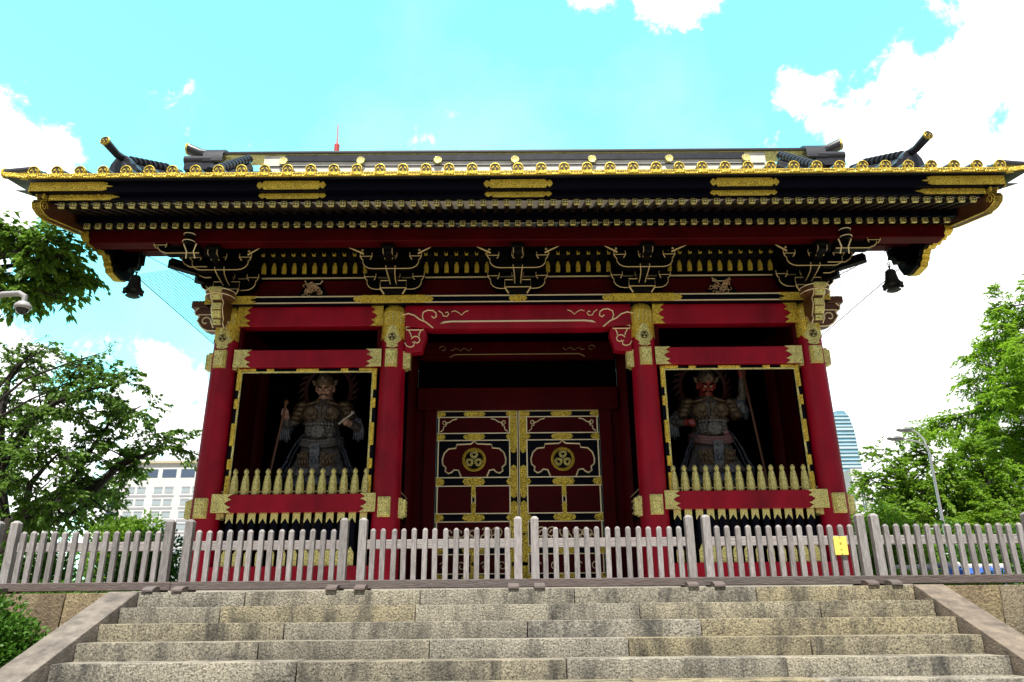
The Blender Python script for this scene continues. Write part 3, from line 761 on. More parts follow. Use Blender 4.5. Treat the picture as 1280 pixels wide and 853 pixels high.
def arm_prof(hl, z0, z1):
    r_ = min(.16, (z1 - z0) * .95)
    right = [(hl - .16, z0)] + [(hl - .16 + .16 * math.sin(R(a)), z0 + r_ * .8 * (1 - math.cos(R(a)))) for a in (25, 50, 75)] + [(hl, z0 + r_ * .8), (hl, z1)]
    return [(-x, z) for x, z in right[::-1]] + right
def blockm(b, x, y, z, w=.19, h=.11, d=.19):
    hw = w / 2; lw = hw * .66
    b.add([(x - lw, y - d / 3, z), (x + lw, y - d / 3, z), (x + lw, y + d / 3, z), (x - lw, y + d / 3, z),
           (x - hw, y - d / 2, z + h * .45), (x + hw, y - d / 2, z + h * .45), (x + hw, y + d / 2, z + h * .45), (x - hw, y + d / 2, z + h * .45),
           (x - hw, y - d / 2, z + h), (x + hw, y - d / 2, z + h), (x + hw, y + d / 2, z + h), (x - hw, y + d / 2, z + h)],
          [(3, 2, 1, 0), (0, 1, 5, 4), (1, 2, 6, 5), (2, 3, 7, 6), (3, 0, 4, 7), (4, 5, 9, 8), (5, 6, 10, 9), (6, 7, 11, 10), (7, 4, 8, 11), (8, 9, 10, 11)])
def block_trim(g, x, y, z, w=.19, h=.11, d=.19, r=.0075):
    hw = w / 2; lw = hw * .66; yy = y - d / 2 - .003
    for s in (-1, 1): g.tube([(x + s * lw, y - d / 3 - .004, z), (x + s * hw, yy, z + h * .45), (x + s * hw, yy, z + h)], r, 5)
    g.tube([(x - hw, yy, z + h * .45), (x + hw, yy, z + h * .45)], r * .8, 5)
def bracket(corner=0):
    B = empty('bracket_cluster'); B.parent = G
    B.empty_display_size = .2
    b = MB(); b.add([], [])
    q = MB()   # bearing block
    q.add([(-.15, -.30, 4.692), (.15, -.30, 4.692), (.15, -.02, 4.692), (-.15, -.02, 4.692), (-.215, -.34, 4.79), (.215, -.34, 4.79), (.215, .0, 4.79), (-.215, .0, 4.79), (-.215, -.34, 4.93), (.215, -.34, 4.93), (.215, .0, 4.93), (-.215, .0, 4.93)],
          [(3, 2, 1, 0), (0, 1, 5, 4), (1, 2, 6, 5), (2, 3, 7, 6), (3, 0, 4, 7), (4, 5, 9, 8), (5, 6, 10, 9), (6, 7, 11, 10), (7, 4, 8, 11), (8, 9, 10, 11)])
    q.build('bearing_block', BLACK, B, bevel=.006)
    g = MB()
    g.tube([(-.215, -.345, 4.795), (.215, -.345, 4.795), (.215, -.345, 4.925), (-.215, -.345, 4.925), (-.215, -.345, 4.795)], .0085, 5)
    for s in (-1, 1): g.tube([(s * .15, -.304, 4.70), (s * .215, -.345, 4.79)], .013, 5)
    # lower and upper arms along the wall
    for (hl, z0, z1, y) in ((.45, 4.80, 4.975, -.19), (.45, 4.975, 5.14, -.62)):
        q = MB().prism(arm_prof(hl, z0, z1), y - .075, y + .075, 'Y')
        for x in (-hl + .05, 0, hl - .05): blockm(q, x, y, z1)
        q.build('bracket_arm', BLACK, B, bevel=.004)
        pr = arm_prof(hl, z0, z1)
        g.tube([(x, y - .082, z) for x, z in pr], .0078, 5)
        for x in (-hl + .05, 0, hl - .05): block_trim(g, x, y, z1)
    # forward arms
    q = MB()
    q.prism([(-.0, 4.93), (-.0, 5.06), (-.70, 5.06), (-.70, 4.99), (-.62, 4.93), (-.45, 4.89), (-.2, 4.88)], -.07, .07, 'X')
    q.prism([(-.3, 5.06), (-.3, 5.14), (-1.05, 5.16), (-1.05, 5.10), (-.98, 5.06), (-.85, 5.045)], -.07, .07, 'X')
    blockm(q, 0, -.62, 5.065 - .06, .2, .05); blockm(q, 0, -.98, 5.145, .22, .075)
    q.build('forward_arm', BLACK, B, bevel=.004)
    for s in (-1, 1):
        g.tube([(s * .075, -.705, 5.05), (s * .075, -.705, 4.99), (s * .06, -.62, 4.93), (s * .05, -.46, 4.885), (s * .05, -.33, 4.86)], .0085, 5)
        g.tube([(s * .072, -1.052, 5.16), (s * .072, -1.052, 5.10), (s * .06, -.9, 5.05)], .007, 5)
        # little flying strut tips
        g.tube([(s * .44, -.72, 5.23), (s * .52, -.76, 5.255), (s * .60, -.80, 5.275), (s * .66, -.84, 5.285)], [.016, .013, .012, .004], 6)
        g.ball((s * .46, -.74, 5.285), .022, 8)
    g.build('gold_trim', TRIM, B)
    return B
B0 = bracket()
for x in BR:
    o = B0 if x == BR[0] else copy_tree(B0, G)
    o.location = (x, 0, 0)
# corner extras: arms stepping outward under the purlin, beam noses
for s in (-1, 1):
    C_ = empty('corner_bracket', (s * XC, 0, 0)); C_.parent = G
    q = MB(); g = MB()
    for (x1, z0, z1, y) in ((.62, 5.03, 5.20, -.62), (.45, 4.94, 5.06, -.40), (.40, 4.82, 4.97, -.19), (.86, 5.10, 5.22, -.98)):
        pr = [(s * .2, z0), (s * (x1 - .14), z0), (s * (x1 - .05), z0 + (z1 - z0) * .3), (s * x1, z0 + (z1 - z0) * .75), (s * x1, z1), (s * .2, z1)]
        q.prism(pr, y - .08, y + .08, 'Y'); blockm(q, s * (x1 - .04), y, z1 - .03, .2, .1)
        g.tube([(x, y - .086, z) for x, z in pr[:5]], .0095, 5); block_trim(g, s * (x1 - .04), y, z1 - .03, .2, .1)
    # diagonal arm
    for (l, z0, z1) in ((.55, 4.88, 5.0), (1.0, 5.0, 5.14)):
        M_ = Matrix.Rotation(R(45) * s, 3, 'Z')
        q.cbox(tuple(M_ @ Vector((0, -l / 2 - .1, 0)) + Vector((0, 0, (z0 + z1) / 2))), (.13, l, z1 - z0), M_)
    q.build('bracket_arm', BLACK, C_, bevel=.004); g.build('gold_trim', TRIM, C_)
    # carved post in front of the purlin
    q = MB().lathe([(.05, 5.20), (.09, 5.24), (.06, 5.30), (.085, 5.36), (.05, 5.42), (.03, 5.49)], (s * .34, -1.16, 0), 10); q.build('carved_post', BLACK, C_)
    g = MB()
    for zz, rr in ((5.24, .092), (5.36, .088)): g.tube([(s * .34 + rr * math.cos(R(a)), -1.16 + rr * math.sin(R(a)), zz) for a in range(180, 361, 20)], .007, 5)
    for sg in (-1, 1): g.tube([(s * .34 + sg * .10, -1.115, 5.235), (s * .34 + sg * .055, -1.08, 5.12), (s * .34 + sg * .07, -1.03, 5.02)], .011, 5)
    g.build('post_trim', GLINE, C_)
    # beam nose pointing outward (carved scroll)
    pr = [(s * .15, 4.56), (s * .50, 4.56), (s * .56, 4.50), (s * .54, 4.44), (s * .47, 4.41), (s * .50, 4.33), (s * .44, 4.25), (s * .40, 4.20), (s * .32, 4.16), (s * .15, 4.15)]
    n_ = MB().prism(pr, -.10, .10, 'Y').build('side_beam_nose', BROWN, C_, bevel=.01)
    g = MB(); g.tube([(x, -.105, z) for x, z in pr[1:]], .012, 5); g.tube([(s * x, -.108, z) for x, z in spiral(.36, 4.32, .09, .03, 200, -130, 16)], .012, 5); g.tube([(s * .16, -.105, 4.44), (s * .5, -.105, 4.44)], .01, 5)
    g.build('nose_trim', GLINE, n_)
    cap = MB().box(*sorted((s * .2, s * .62)), -.13, .13, 4.56, 4.68).build('nose_cap', BROWN, C_, bevel=.01)
    # beam nose pointing to the front with gilded plates
    pr = [(-.18, 4.62), (-.62, 4.66), (-.70, 4.60), (-.68, 4.50), (-.58, 4.46), (-.60, 4.36), (-.55, 4.26), (-.50, 4.20), (-.52, 4.13), (-.44, 4.08), (-.36, 4.13), (-.30, 4.24), (-.18, 4.28)]
    n_ = MB().prism(pr, -.085, .085, 'X').build('front_beam_nose', BROWN, C_, bevel=.012)
    q = MB().ball((0, -.50, 4.60), (.23, .25, .10), 16).build('nose_roll', BROWN, n_)
    g = MB()
    for (y0, z0, y1, z1, w) in ((-.755, 4.575, -.74, 4.66, .10), (-.69, 4.47, -.695, 4.56, .075), (-.605, 4.33, -.60, 4.44, .07), (-.565, 4.20, -.595, 4.31, .068), (-.53, 4.10, -.53, 4.18, .06)):
        g.add([(-w, y0 - .02, z0), (w, y0 - .02, z0), (w, y1 - .02, z1), (-w, y1 - .02, z1), (-w, y0 + .03, z0), (w, y0 + .03, z0), (w, y1 + .03, z1), (-w, y1 + .03, z1)], [(0, 1, 2, 3), (7, 6, 5, 4), (0, 4, 5, 1), (1, 5, 6, 2), (2, 6, 7, 3), (3, 7, 4, 0)])
    g.build('nose_plate', PGOLD, n_, bevel=.005)
    g = MB()
    for sg in (-1, 1):
        g.tube([(sg * .088, y, z) for y, z in pr[1:]], .009, 5)
        g.tube([(.23 * math.sin(R(a)), -.50 - .25 * math.cos(R(a)), 4.60 + sg * .045) for a in range(-90, 91, 15)], .009, 5)
    g.build('nose_trim', GLINE, n_)

#%%ROOF
# ------------------------------------------------------------------ eaves
gp = MB().box(-6.75, 6.75, -1.10, -.86, 5.265, 5.50).build('eave_purlin', DRED, G, bevel=.015)
MB().box(-6.75, 6.75, -.12, .12, 5.62, 5.86).build('wall_purlin', DRED, G, bevel=.015)
SL = .36
RT = mat('rafter_lacquer', (.012, .006, .004), .4, spec=.25)
RX = [i * .1705 for i in range(-39, 40)]
br_ = fl_ = None
for x in RX:
    if br_ is None:
        b = MB(); w = .036
        b.add([(-w, -1.38, 5.372), (w, -1.38, 5.372), (w, .2, 5.372 + 1.58 * SL), (-w, .2, 5.372 + 1.58 * SL), (-w, -1.38, 5.455), (w, -1.38, 5.455), (w, .2, 5.455 + 1.58 * SL), (-w, .2, 5.455 + 1.58 * SL)],
              [(0, 3, 2, 1), (4, 5, 6, 7), (0, 1, 5, 4), (1, 2, 6, 5), (2, 3, 7, 6), (3, 0, 4, 7)])
        br_ = b.build('base_rafter', RT, G)
        g = MB(); yy = -1.38; w = .046
        w = .041; g.box(-w, w, yy - .012, yy + .03, 5.371, 5.456)
        tcap = g.build('rafter_cap', PGOLD, br_, bevel=.005)
        q = MB()
        for k in range(4): q.box(*((-.030, -.006, yy - .0135, yy - .0115, 5.373 + (.008 + .042 * (k % 2)), 5.399 + .004 + .042 * (k % 2)) if k < 2 else (.006, .030, yy - .0135, yy - .0115, 5.381 + .042 * (k % 2), 5.403 + .042 * (k % 2))))
        q.lathe([(.012, 0), (.009, -.006)], (0, yy - .0115, 5.413), 8, 'Y'); 
        q.build('cap_engraving', INK, br_)
        b = MB(); w = .036
        b.add([(-w, -2.08, 5.375), (w, -2.08, 5.375), (w, -1.22, 5.375 + .86 * SL), (-w, -1.22, 5.375 + .86 * SL), (-w, -2.08, 5.458), (w, -2.08, 5.458), (w, -1.22, 5.458 + .86 * SL), (-w, -1.22, 5.458 + .86 * SL)],
              [(0, 3, 2, 1), (4, 5, 6, 7), (0, 1, 5, 4), (1, 2, 6, 5), (2, 3, 7, 6), (3, 0, 4, 7)])
        fl_ = b.build('flying_rafter', RT, G)
        g = MB(); g.box(-.041, .041, -2.092, -2.05, 5.374, 5.459); g.build('rafter_cap', PGOLD, fl_, bevel=.005)
        q = MB()
        for sx in (-1, 1):
            for sz in (-1, 1): q.box(*sorted((sx * .006, sx * .030)), -2.0935, -2.0915, *sorted((5.416 + sz * .007, 5.416 + sz * .032)))
        q.build('cap_engraving', INK, fl_)
        a_, c_ = br_, fl_
    else:
        a_, c_ = copy_tree(br_, G), copy_tree(fl_, G)
    a_.location.x = x; c_.location.x = x; c_.location.z = -.047
XE = 6.80
def slope_sheet(y0, z0, y1, z1, th, x=XE):
    return MB().add([(-x, y0, z0), (x, y0, z0), (x, y1, z1), (-x, y1, z1), (-x, y0, z0 + th), (x, y0, z0 + th), (x, y1, z1 + th), (-x, y1, z1 + th)], [(0, 3, 2, 1), (4, 5, 6, 7), (0, 1, 5, 4), (1, 2, 6, 5), (2, 3, 7, 6), (3, 0, 4, 7)])
slope_sheet(-2.06, 5.419, -1.2, 5.419 + .86 * SL, .02).build('eave_soffit', PALE, G)
slope_sheet(-1.36, 5.464, .25, 5.464 + 1.61 * SL, .015).build('inner_soffit', PALE, G)
MB().box(-XE, XE, -1.415, -1.30, 5.463, 5.60).build('eave_fillet', NAVY, G)
# eave boards
kb = MB().box(-XE, XE, -2.14, -2.05, 5.415, 5.566).build('eave_board', NAVY, G)
ub = MB().box(-7.05, 7.05, -2.235, -2.145, 5.50, 5.664).build('upper_eave_board', NAVY, G)
for s in (-1, 0, 1):
    cx = s * 3.28
    lozenge(cx, 5.583, 1.00, .135, -2.237, ub, tip=.085); lozenge(cx, 5.468, .98, .10, -2.142, kb, tip=.10)
for s in (-1, 1):
    b = MB().prism([(s * 7.052, 5.515), (s * 7.052, 5.655), (s * 6.0, 5.655), (s * 5.93, 5.635), (s * 5.95, 5.605), (s * 5.85, 5.585), (s * 5.95, 5.565), (s * 5.93, 5.535), (s * 6.0, 5.515)], -2.238, -2.250, 'Y')
    b.box(*sorted((s * 7.05, s * 7.062)), -2.24, -2.15, 5.50, 5.666); b.build('gold_fitting', GOLD, ub)
    b = MB().prism([(s * 6.802, 5.418), (s * 6.802, 5.52), (s * 5.92, 5.52), (s * 5.88, 5.493), (s * 5.78, 5.469), (s * 5.88, 5.445), (s * 5.92, 5.418)], -2.142, -2.154, 'Y')
    for k in range(8):
        n = 14; cx = s * (5.99 + k * .095); 
        b.tube([(cx + .036 * math.cos(2 * math.pi * i / n), -2.156, 5.469 + .036 * math.sin(2 * math.pi * i / n)) for i in range(n + 1)], .006, 4)
    b.build('gold_fitting', GOLD, kb)

# roof surface
PRF = [(-2.34, 5.70), (-1.6, 5.93), (-.9, 6.18), (-.2, 6.55), (.5, 7.02), (1.1, 7.55), (1.5, 7.95), (1.8, 8.26)]
def prof_at(y):
    for i in range(len(PRF) - 1):
        if y <= PRF[i + 1][0]:
            t = (y - PRF[i][0]) / (PRF[i + 1][0] - PRF[i][0]); return PRF[i][1] + t * (PRF[i + 1][1] - PRF[i][1])
    return PRF[-1][1]
def sag(x):   # the verge curls down away from the ridge
    a = max(0, abs(x) - 5.3); return 0
def roof_half(back):
    b = MB(); pr = PRF[2:] if back else PRF
    ysgn = (lambda y: 2 * YM - y) if back else (lambda y: y)
    k = len(pr); x = 6.5 if back else 7.34
    vs = [(sx * x, ysgn(y), z) for y, z in pr for sx in (-1, 1)] + [(sx * x, ysgn(y), z - (.035 if i == 0 else .14)) for i, (y, z) in enumerate(pr) for sx in (-1, 1)]
    fs = [(2 * i, 2 * i + 1, 2 * i + 3, 2 * i + 2) for i in range(k - 1)] + [(2 * k + 2 * i + 2, 2 * k + 2 * i + 3, 2 * k + 2 * i + 1, 2 * k + 2 * i) for i in range(k - 1)]
    fs += [(0, 2 * k, 2 * k + 1, 1)]
    for i in range(k - 1): fs += [(2 * i, 2 * i + 2, 2 * k + 2 * i + 2, 2 * k + 2 * i), (2 * i + 1, 2 * k + 2 * i + 1, 2 * k + 2 * i + 3, 2 * i + 3)]
    return b.add(vs, fs)
RF = roof_half(False).build('roof', TILE, G)
roof_half(True).build('rear_roof', TILE, G)
# under-boards of the two slopes, dark
for sg in (0, 1):
    b = MB(); f_ = (lambda y: 2 * YM - y) if sg else (lambda y: y)
    pr = [(.2, 6.03), (1.0, 6.75), (1.8, 7.6)] if not sg else [(-.9, 5.9), (.2, 6.2), (1.0, 6.75), (1.8, 7.6)]; xw = 6.3 if sg else 6.8
    for i in range(len(pr) - 1):
        b.add([(-xw, f_(pr[i][0]), pr[i][1]), (xw, f_(pr[i][0]), pr[i][1]), (xw, f_(pr[i + 1][0]), pr[i + 1][1]), (-xw, f_(pr[i + 1][0]), pr[i + 1][1])], [(0, 1, 2, 3)])
    b.build('under_board', BLK2, G)
# gold edge of the flat tiles
ge = MB().box(-7.06, 7.06, -2.365, -2.335, 5.664, 5.728)
ge = ge.build('eave_tile_edge', GOLD, G)
CX = [i * .332 for i in range(-21, 22)]
g = MB(); er = random.Random(2)
for i in range(-22, 22):
    xc = i * .332 + .166
    if abs(xc) > 7.2: continue
    for k in range(-3, 4): g.box(xc + k * .024 - .007, xc + k * .024 + .007, -2.367, -2.364, 5.690, 5.712)
g.build('edge_engraving', INK, ge)
# round tiles with their crest caps
rt = None
for x in CX:
    if rt is None:
        b = MB(); rr = .068
        pts = [(y, z + .035) for y, z in PRF]
        pts = [(-2.33, 5.775)] + [(y, z + .045) for y, z in PRF[1:]]
        b.tube([(0, y, z) for y, z in pts], rr, 12)
        for t in np.arange(-2.05, 1.7, .3): 
            z = prof_at(t) + .048; b.tube([(0, t, z), (0, t + .035, z + .02)], rr + .008, 12)
        rt = b.build('round_tile', TILE, RF)
        c = MB(); c.lathe([(.074, .05), (.080, .0), (.076, -.016), (.066, -.018), (.062, -.008), (.0, -.0085)], (0, -2.345, 5.783), 24, 'Y')
        c.box(-.075, .075, -2.372, -2.34, 5.680, 5.715)
        cap = c.build('eave_cap', GOLD, RF, smooth=40); q = MB(); crest(q, 0, -2.353, 5.783, .060, .005); cap_c = q.build('cap_crest', INK, RF)
        a_, b_, c_ = rt, cap, cap_c
    else:
        def cp(o):
            c = o.copy(); COL.objects.link(c); c.parent = RF; return c
        a_, b_, c_ = cp(rt), cp(cap), cp(cap_c)
    a_.location.x = b_.location.x = c_.location.x = x
# verge tiles lying across the gable ends
vt = None
for s in (-1, 1):
    for i in range(15):
        y = -2.27 + i * .27; z = prof_at(y) + .05
        b = MB().tube([(s * 7.02, y, z + .06), (s * 7.25, y, z + .035), (s * 7.42, y, z + .02)], .07, 10)
        o = b.build('verge_tile', TILE, RF)
        if i == 0:
            MB().lathe([(.075, -.03), (.078, 0), (.05, .012)], (s * 7.42, y, z + .02), 14, 'X').build('verge_cap', GOLD, RF)
    MB().prism([(s * 7.05, 5.655), (s * 7.36, 5.695), (s * 7.43, 5.75), (s * 7.36, 5.755), (s * 7.05, 5.72)], -2.372, -2.30, 'Y').build('verge_edge', GOLD, RF)
    # soffit and bargeboard
    vs = []
    pts = [(y, z) for y, z in PRF]
    b = MB()
    for i in range(len(pts) - 1):
        (y0, z0), (y1, z1) = pts[i], pts[i + 1]
        xs = sorted((s * 6.98, s * 7.30))
        b.add([(xs[0], max(y0, -2.2), z0 - .14), (xs[1], max(y0, -2.2), z0 - .14), (xs[1], y1, z1 - .16), (xs[0], y1, z1 - .16)], [(0, 1, 2, 3)])
    b.build('verge_soffit', mat('dark_green_board', (.03, .045, .03), .6) if s < 0 else bpy.data.materials['dark_green_board'], RF)
    top = [(-2.20, 5.60), (-1.6, 5.80), (-.9, 6.05), (-.2, 6.41), (.5, 6.88), (1.1, 7.41), (1.8, 8.12)]
    nose = [(-2.21, 5.53), (-2.16, 5.47), (-2.12, 5.43), (-2.20, 5.40), (-2.235, 5.33), (-2.20, 5.26), (-2.08, 5.22), (-1.93, 5.225)]
    bot = [(-1.6, 5.31), (-1.1, 5.44), (-.5, 5.66), (.1, 6.02), (.7, 6.46), (1.2, 6.92), (1.8, 7.5)]
    full = nose + bot + top[::-1]
    rear = [(2 * YM - y, z) for y, z in bot[1:] + top[:1:-1]]
    xs = sorted((s * 6.86, s * 6.97))
    bb = MB().prism(full, xs[0], xs[1], 'X').build('bargeboard', BROWN, RF)
    MB().prism(rear[::-1], *sorted((s * 6.3, s * 6.4)), axis='X').build('rear_bargeboard', BROWN, G)
    g = MB()
    for i in range(len(nose) - 1):
        (y0, z0), (y1, z1) = nose[i], nose[i + 1]
        d = Vector((y1 - y0, z1 - z0)).normalized() * .012; nn = Vector((d.y, -d.x))
        g.prism([(y0, z0), (y1, z1), (y1 - nn.x * 1, z1 - nn.y), (y0 - nn.x, z0 - nn.y)][::-1], xs[0] - .01, xs[1] + .01, 'X')
    e2 = [nose[-1]] + bot
    for i in range(len(e2) - 1):
        (y0, z0), (y1, z1) = e2[i], e2[i + 1]
        for xx in (s * 6.855,): g.tube([(xx, y0, z0 + .01), (xx, y1, z1 + .01)], .013, 5)
    g.tube([(s * 6.975, y, z) for y, z in [nose[-1]] + bot], .015, 5)
    for yc, zc, r_ in ((-2.13, 5.33, .075),): g.tube([(s * 6.85, y, z) for y, z in spiral(yc, zc, r_, .02, 0, 420, 16)], .008, 5)
    g.build('bargeboard_edging', GOLD, bb)
    MB().prism([(-2.205, 5.42), (-2.205, 5.60), (-1.75, 5.74), (-1.85, 5.55), (-2.05, 5.46)], *sorted((s * 6.845, s * 6.862)), axis='X').build('gold_fitting', GOLD, bb)
    # pendant under the bargeboard
    pn = [(-1.03, 5.50), (-1.04, 5.42), (-.95, 5.385), (-.88, 5.41), (-.80, 5.37), (-.72, 5.41), (-.64, 5.37), (-.56, 5.41), (-.48, 5.38), (-.36, 5.42), (-.32, 5.36), (-.27, 5.33), (-.27, 5.28), (-.20, 5.26), (-.18, 5.20), (-.09, 5.19), (.10, 5.17), (.26, 5.22), (.34, 5.34), (.38, 5.42), (.44, 5.60), (.42, 5.9), (.36, 6.2), (.3, 6.2), (.1, 6.05), (-.5, 5.72)]
    x2 = sorted((s * 6.74, s * 6.90))
    pd = MB().prism(pn, x2[0], x2[1], 'X').build('gable_pendant', BLACK, G)
    g = MB()
    for i in range(17):
        (y0, z0), (y1, z1) = pn[i], pn[i + 1]
        xx = sorted((s * 6.80, s * 6.925))
        d = Vector((y1 - y0, z1 - z0)); 
        if d.length < 1e-4: continue
        nn = Vector((d.y, -d.x)).normalized() * .018
        g.add([(xx[0], y0, z0), (xx[1], y0, z0), (xx[1], y1, z1), (xx[0], y1, z1), (xx[0], y0 - nn.x * -1, z0 + nn.y * 1), (xx[1], y0 + nn.x, z0 + nn.y), (xx[1], y1 + nn.x, z1 + nn.y), (xx[0], y1 + nn.x, z1 + nn.y)], [(0, 1, 2, 3), (7, 6, 5, 4), (0, 4, 5, 1), (1, 5, 6, 2), (2, 6, 7, 3), (3, 7, 4, 0)])
    g.build('pendant_edging', GOLD, pd)
    # carved corbels carrying the purlin ends
    q = MB().prism([(s * 6.42, 5.62), (s * 6.74, 5.62), (s * 6.74, 5.30), (s * 6.62, 5.26), (s * 6.60, 5.34), (s * 6.48, 5.33), (s * 6.46, 5.42), (s * 6.42, 5.42)], -.07, .07, 'Y').build('purlin_corbel', BLACK, G)

# ridge
RPALE = mat('ridge_sky_glint', (.80, .78, .70), .35, var=.12, scale=5)  # sky glint on the metal ridge course, painted as a pale colour
rd = MB(); rd.box(-6.5, 6.5, YM - .15, YM + .15, 8.0, 8.3)
rg = rd.build('ridge', TILE, RF)
MB().box(-5.15, 5.15, YM - .17, YM + .17, 8.10, 8.655).build('ridge_course', RPALE, RF)
b = MB(); b.box(-4.72, 4.72, YM - .20, YM - .165, 8.50, 8.635); b.box(-4.72, 4.72, YM + .165, YM + .20, 8.50, 8.635); b.build('ridge_band', TILE, RF)
MB().box(-5.12, 5.12, YM - .185, YM + .185, 8.385, 8.403).build('ridge_gold_band', TILE, RF)
b = MB(); b.box(-6.45, 6.45, YM - .21, YM + .21, 8.685, 8.72); b.tube([(-6.45, YM, 8.765), (6.45, YM, 8.765)], .095, 12)
b.build('ridge_cap_row', TILE, RF)
MB().box(-6.42, 6.42, YM - .185, YM + .185, 8.658, 8.683).build('ridge_gold_band', PGOLD, RF)
for i in range(-3, 4):
    c = MB(); c.lathe([(.085, .03), (.09, 0), (.08, -.02), (.06, -.015), (0, -.014)], (i * 1.58, YM - .215, 8.50), 20, 'Y'); o = c.build('ridge_crest', PGOLD, RF, smooth=40)
for s in (-1, 1):
    e = MB()
    e.box(*sorted((s * 6.150, s * 6.730)), YM - .28, YM + .28, 8.280, 8.440)
    e.tube([(s * 6.200, YM - .2, 8.520), (s * 6.750, YM - .2, 8.520)], .105, 14); e.tube([(s * 6.200, YM + .2, 8.520), (s * 6.750, YM + .2, 8.520)], .105, 14)
    # saddle over the ridge
    e.prism([(YM - .30, 8.470), (YM - .28, 8.660), (YM - .16, 8.820), (YM, 8.880), (YM + .16, 8.820), (YM + .28, 8.660), (YM + .30, 8.470), (YM + .18, 8.540), (YM, 8.740), (YM - .18, 8.540)], *sorted((s * 5.970, s * 6.370)), axis='X')
    e.tube([(s * 6.250, YM, 8.780), (s * 6.550, YM, 8.820), (s * 6.810, YM, 8.940)], [.10, .11, .12], 14)
    o = e.build('ridge_end', TILE, RF, bevel=0)
    MB().lathe([(.125, -.03), (.13, 0), (.10, .015), (.09, .008), (0, .008)], (s * 6.815, YM, 8.940), 18, 'X').build('end_disc', GOLD, o)
    # inner descending ridge
    q = MB(); A_, B_ = Vector((s * 5.43, 1.52, 8.50)), Vector((s * 5.58, .2, 7.38))
    q.tube([A_, B_], .085, 14)
    for k in range(12): q.tube([A_.lerp(B_, k / 12), A_.lerp(B_, k / 12 + .035)], .096, 14)
    q.tube([A_ - Vector((0, 0, .22)), B_ - Vector((0, 0, .22))], .13, 10)
    q.build('descending_ridge', TILE, RF)
    # outer descending ridge, with its upturned end tile and crest cap
    q = MB()
    path = [(s * 5.75, -.55, 6.86), (s * 5.87, -.8, 6.80), (s * 6.04, -1.2, 6.61), (s * 6.14, -1.5, 6.49), (s * 6.18, -1.75, 6.455), (s * 6.225, -2.05, 6.50)]
    tip = Vector(path[-1])
    q.tube(path, [.068, .068, .066, .062, .060, .068], 14)
    for k in range(8):
        u = k / 8; a_ = Vector(path[1]).lerp(Vector(path[3]), u); b_ = Vector(path[1]).lerp(Vector(path[3]), u + .05); q.tube([a_, b_], .094, 14)
    q.tube([(s * 5.8, -.7, 6.66), (s * 6.12, -1.5, 6.34)], .11, 10); q.tube([(s * 5.8, -.7, 6.48), (s * 6.12, -1.5, 6.18)], .13, 10)
    Mz = Matrix.Rotation(R(20) * s, 3, 'Z')
    out = [(-.36, 6.10), (-.38, 6.22), (-.31, 6.32), (-.22, 6.33), (-.19, 6.42), (-.11, 6.51), (0, 6.54), (.11, 6.51), (.19, 6.42), (.22, 6.33), (.31, 6.32), (.38, 6.22), (.36, 6.10)]
    k0 = len(q.v); q.prism(out, -.06, .05, 'Y'); q.prism([(x * .72, 6.14 + (z - 6.14) * .72) for x, z in out], -.09, -.06, 'Y')
    for k in range(k0, len(q.v)): q.v[k] = tuple(Mz @ Vector(q.v[k]) + Vector((s * 6.15, -1.58, -.03)))
    o = q.build('corner_ridge', TILE, RF)
    dd = (tip - Vector(path[-2])).normalized(); Mr = dd.to_track_quat('Z', 'Y').to_matrix()
    c = MB().lathe([(.070, -.03), (.078, .0), (.066, .012), (.062, .004), (0, .004)], (0, 0, 0), 20).build('ridge_crest', GOLD, o); c.matrix_basis = Matrix.Translation(tip) @ Mr.to_4x4()
    q = MB(); crest(q, 0, 0, 0, .056, .006); c2 = q.build('crest', INK, o)
    c2.matrix_basis = Matrix.Translation(tip + dd * .005) @ (Mr @ Matrix.Rotation(R(-90), 3, 'X')).to_4x4()

#%%HANGING
# ------------------------------------------------------------------ wind bells, bird nets
for s, x, lab in ((-1, -5.97, 'dark bronze wind bell hanging under the left end of the eave purlin'), (1, 5.83, 'dark bronze wind bell hanging under the right end of the eave purlin')):
    e = empty('wind_bell', (x, -.98, 4.48), lab, 'bell', 'bronze wind bells')
    b = MB(); n = 24; prof = [(.03, .27), (.055, .265), (.075, .24), (.085, .17), (.10, .09), (.135, .03), (.15, 0), (.125, .012), (.10, .06)]
    b.lathe(prof, (0, 0, 0), n)
    for k in range(6): b.ball((.143 * math.cos(k * math.pi / 3), .143 * math.sin(k * math.pi / 3), -.005), (.03, .03, .028), 8)
    b.build('bell_body', BRONZE, e)
    b = MB(); b.tube([(0, 0, .60), (.012, 0, .50), (-.004, 0, .42)], .008, 5)
    for zz in (.36, .40): b.tube([(.02 * math.cos(R(a)), 0 if zz < .38 else .0, zz - .02 + .022 * math.sin(R(a))) for a in range(0, 361, 30)], .007, 5)
    b.tube([(0, 0, .34), (0, 0, .27)], .012, 6); b.tube([(0, 0, .60), (0, 0, .74)], .006, 5); b.build('hanger', BRONZE, e)
    b = MB(); b.tube([(0, 0, .25), (0, 0, -.06)], .006, 5); b.lathe([(.02, -.05), (.08, -.06), (.11, -.075), (.08, -.09), (.02, -.095)], (0, 0, 0), 12); b.build('clapper', BRONZE, e)
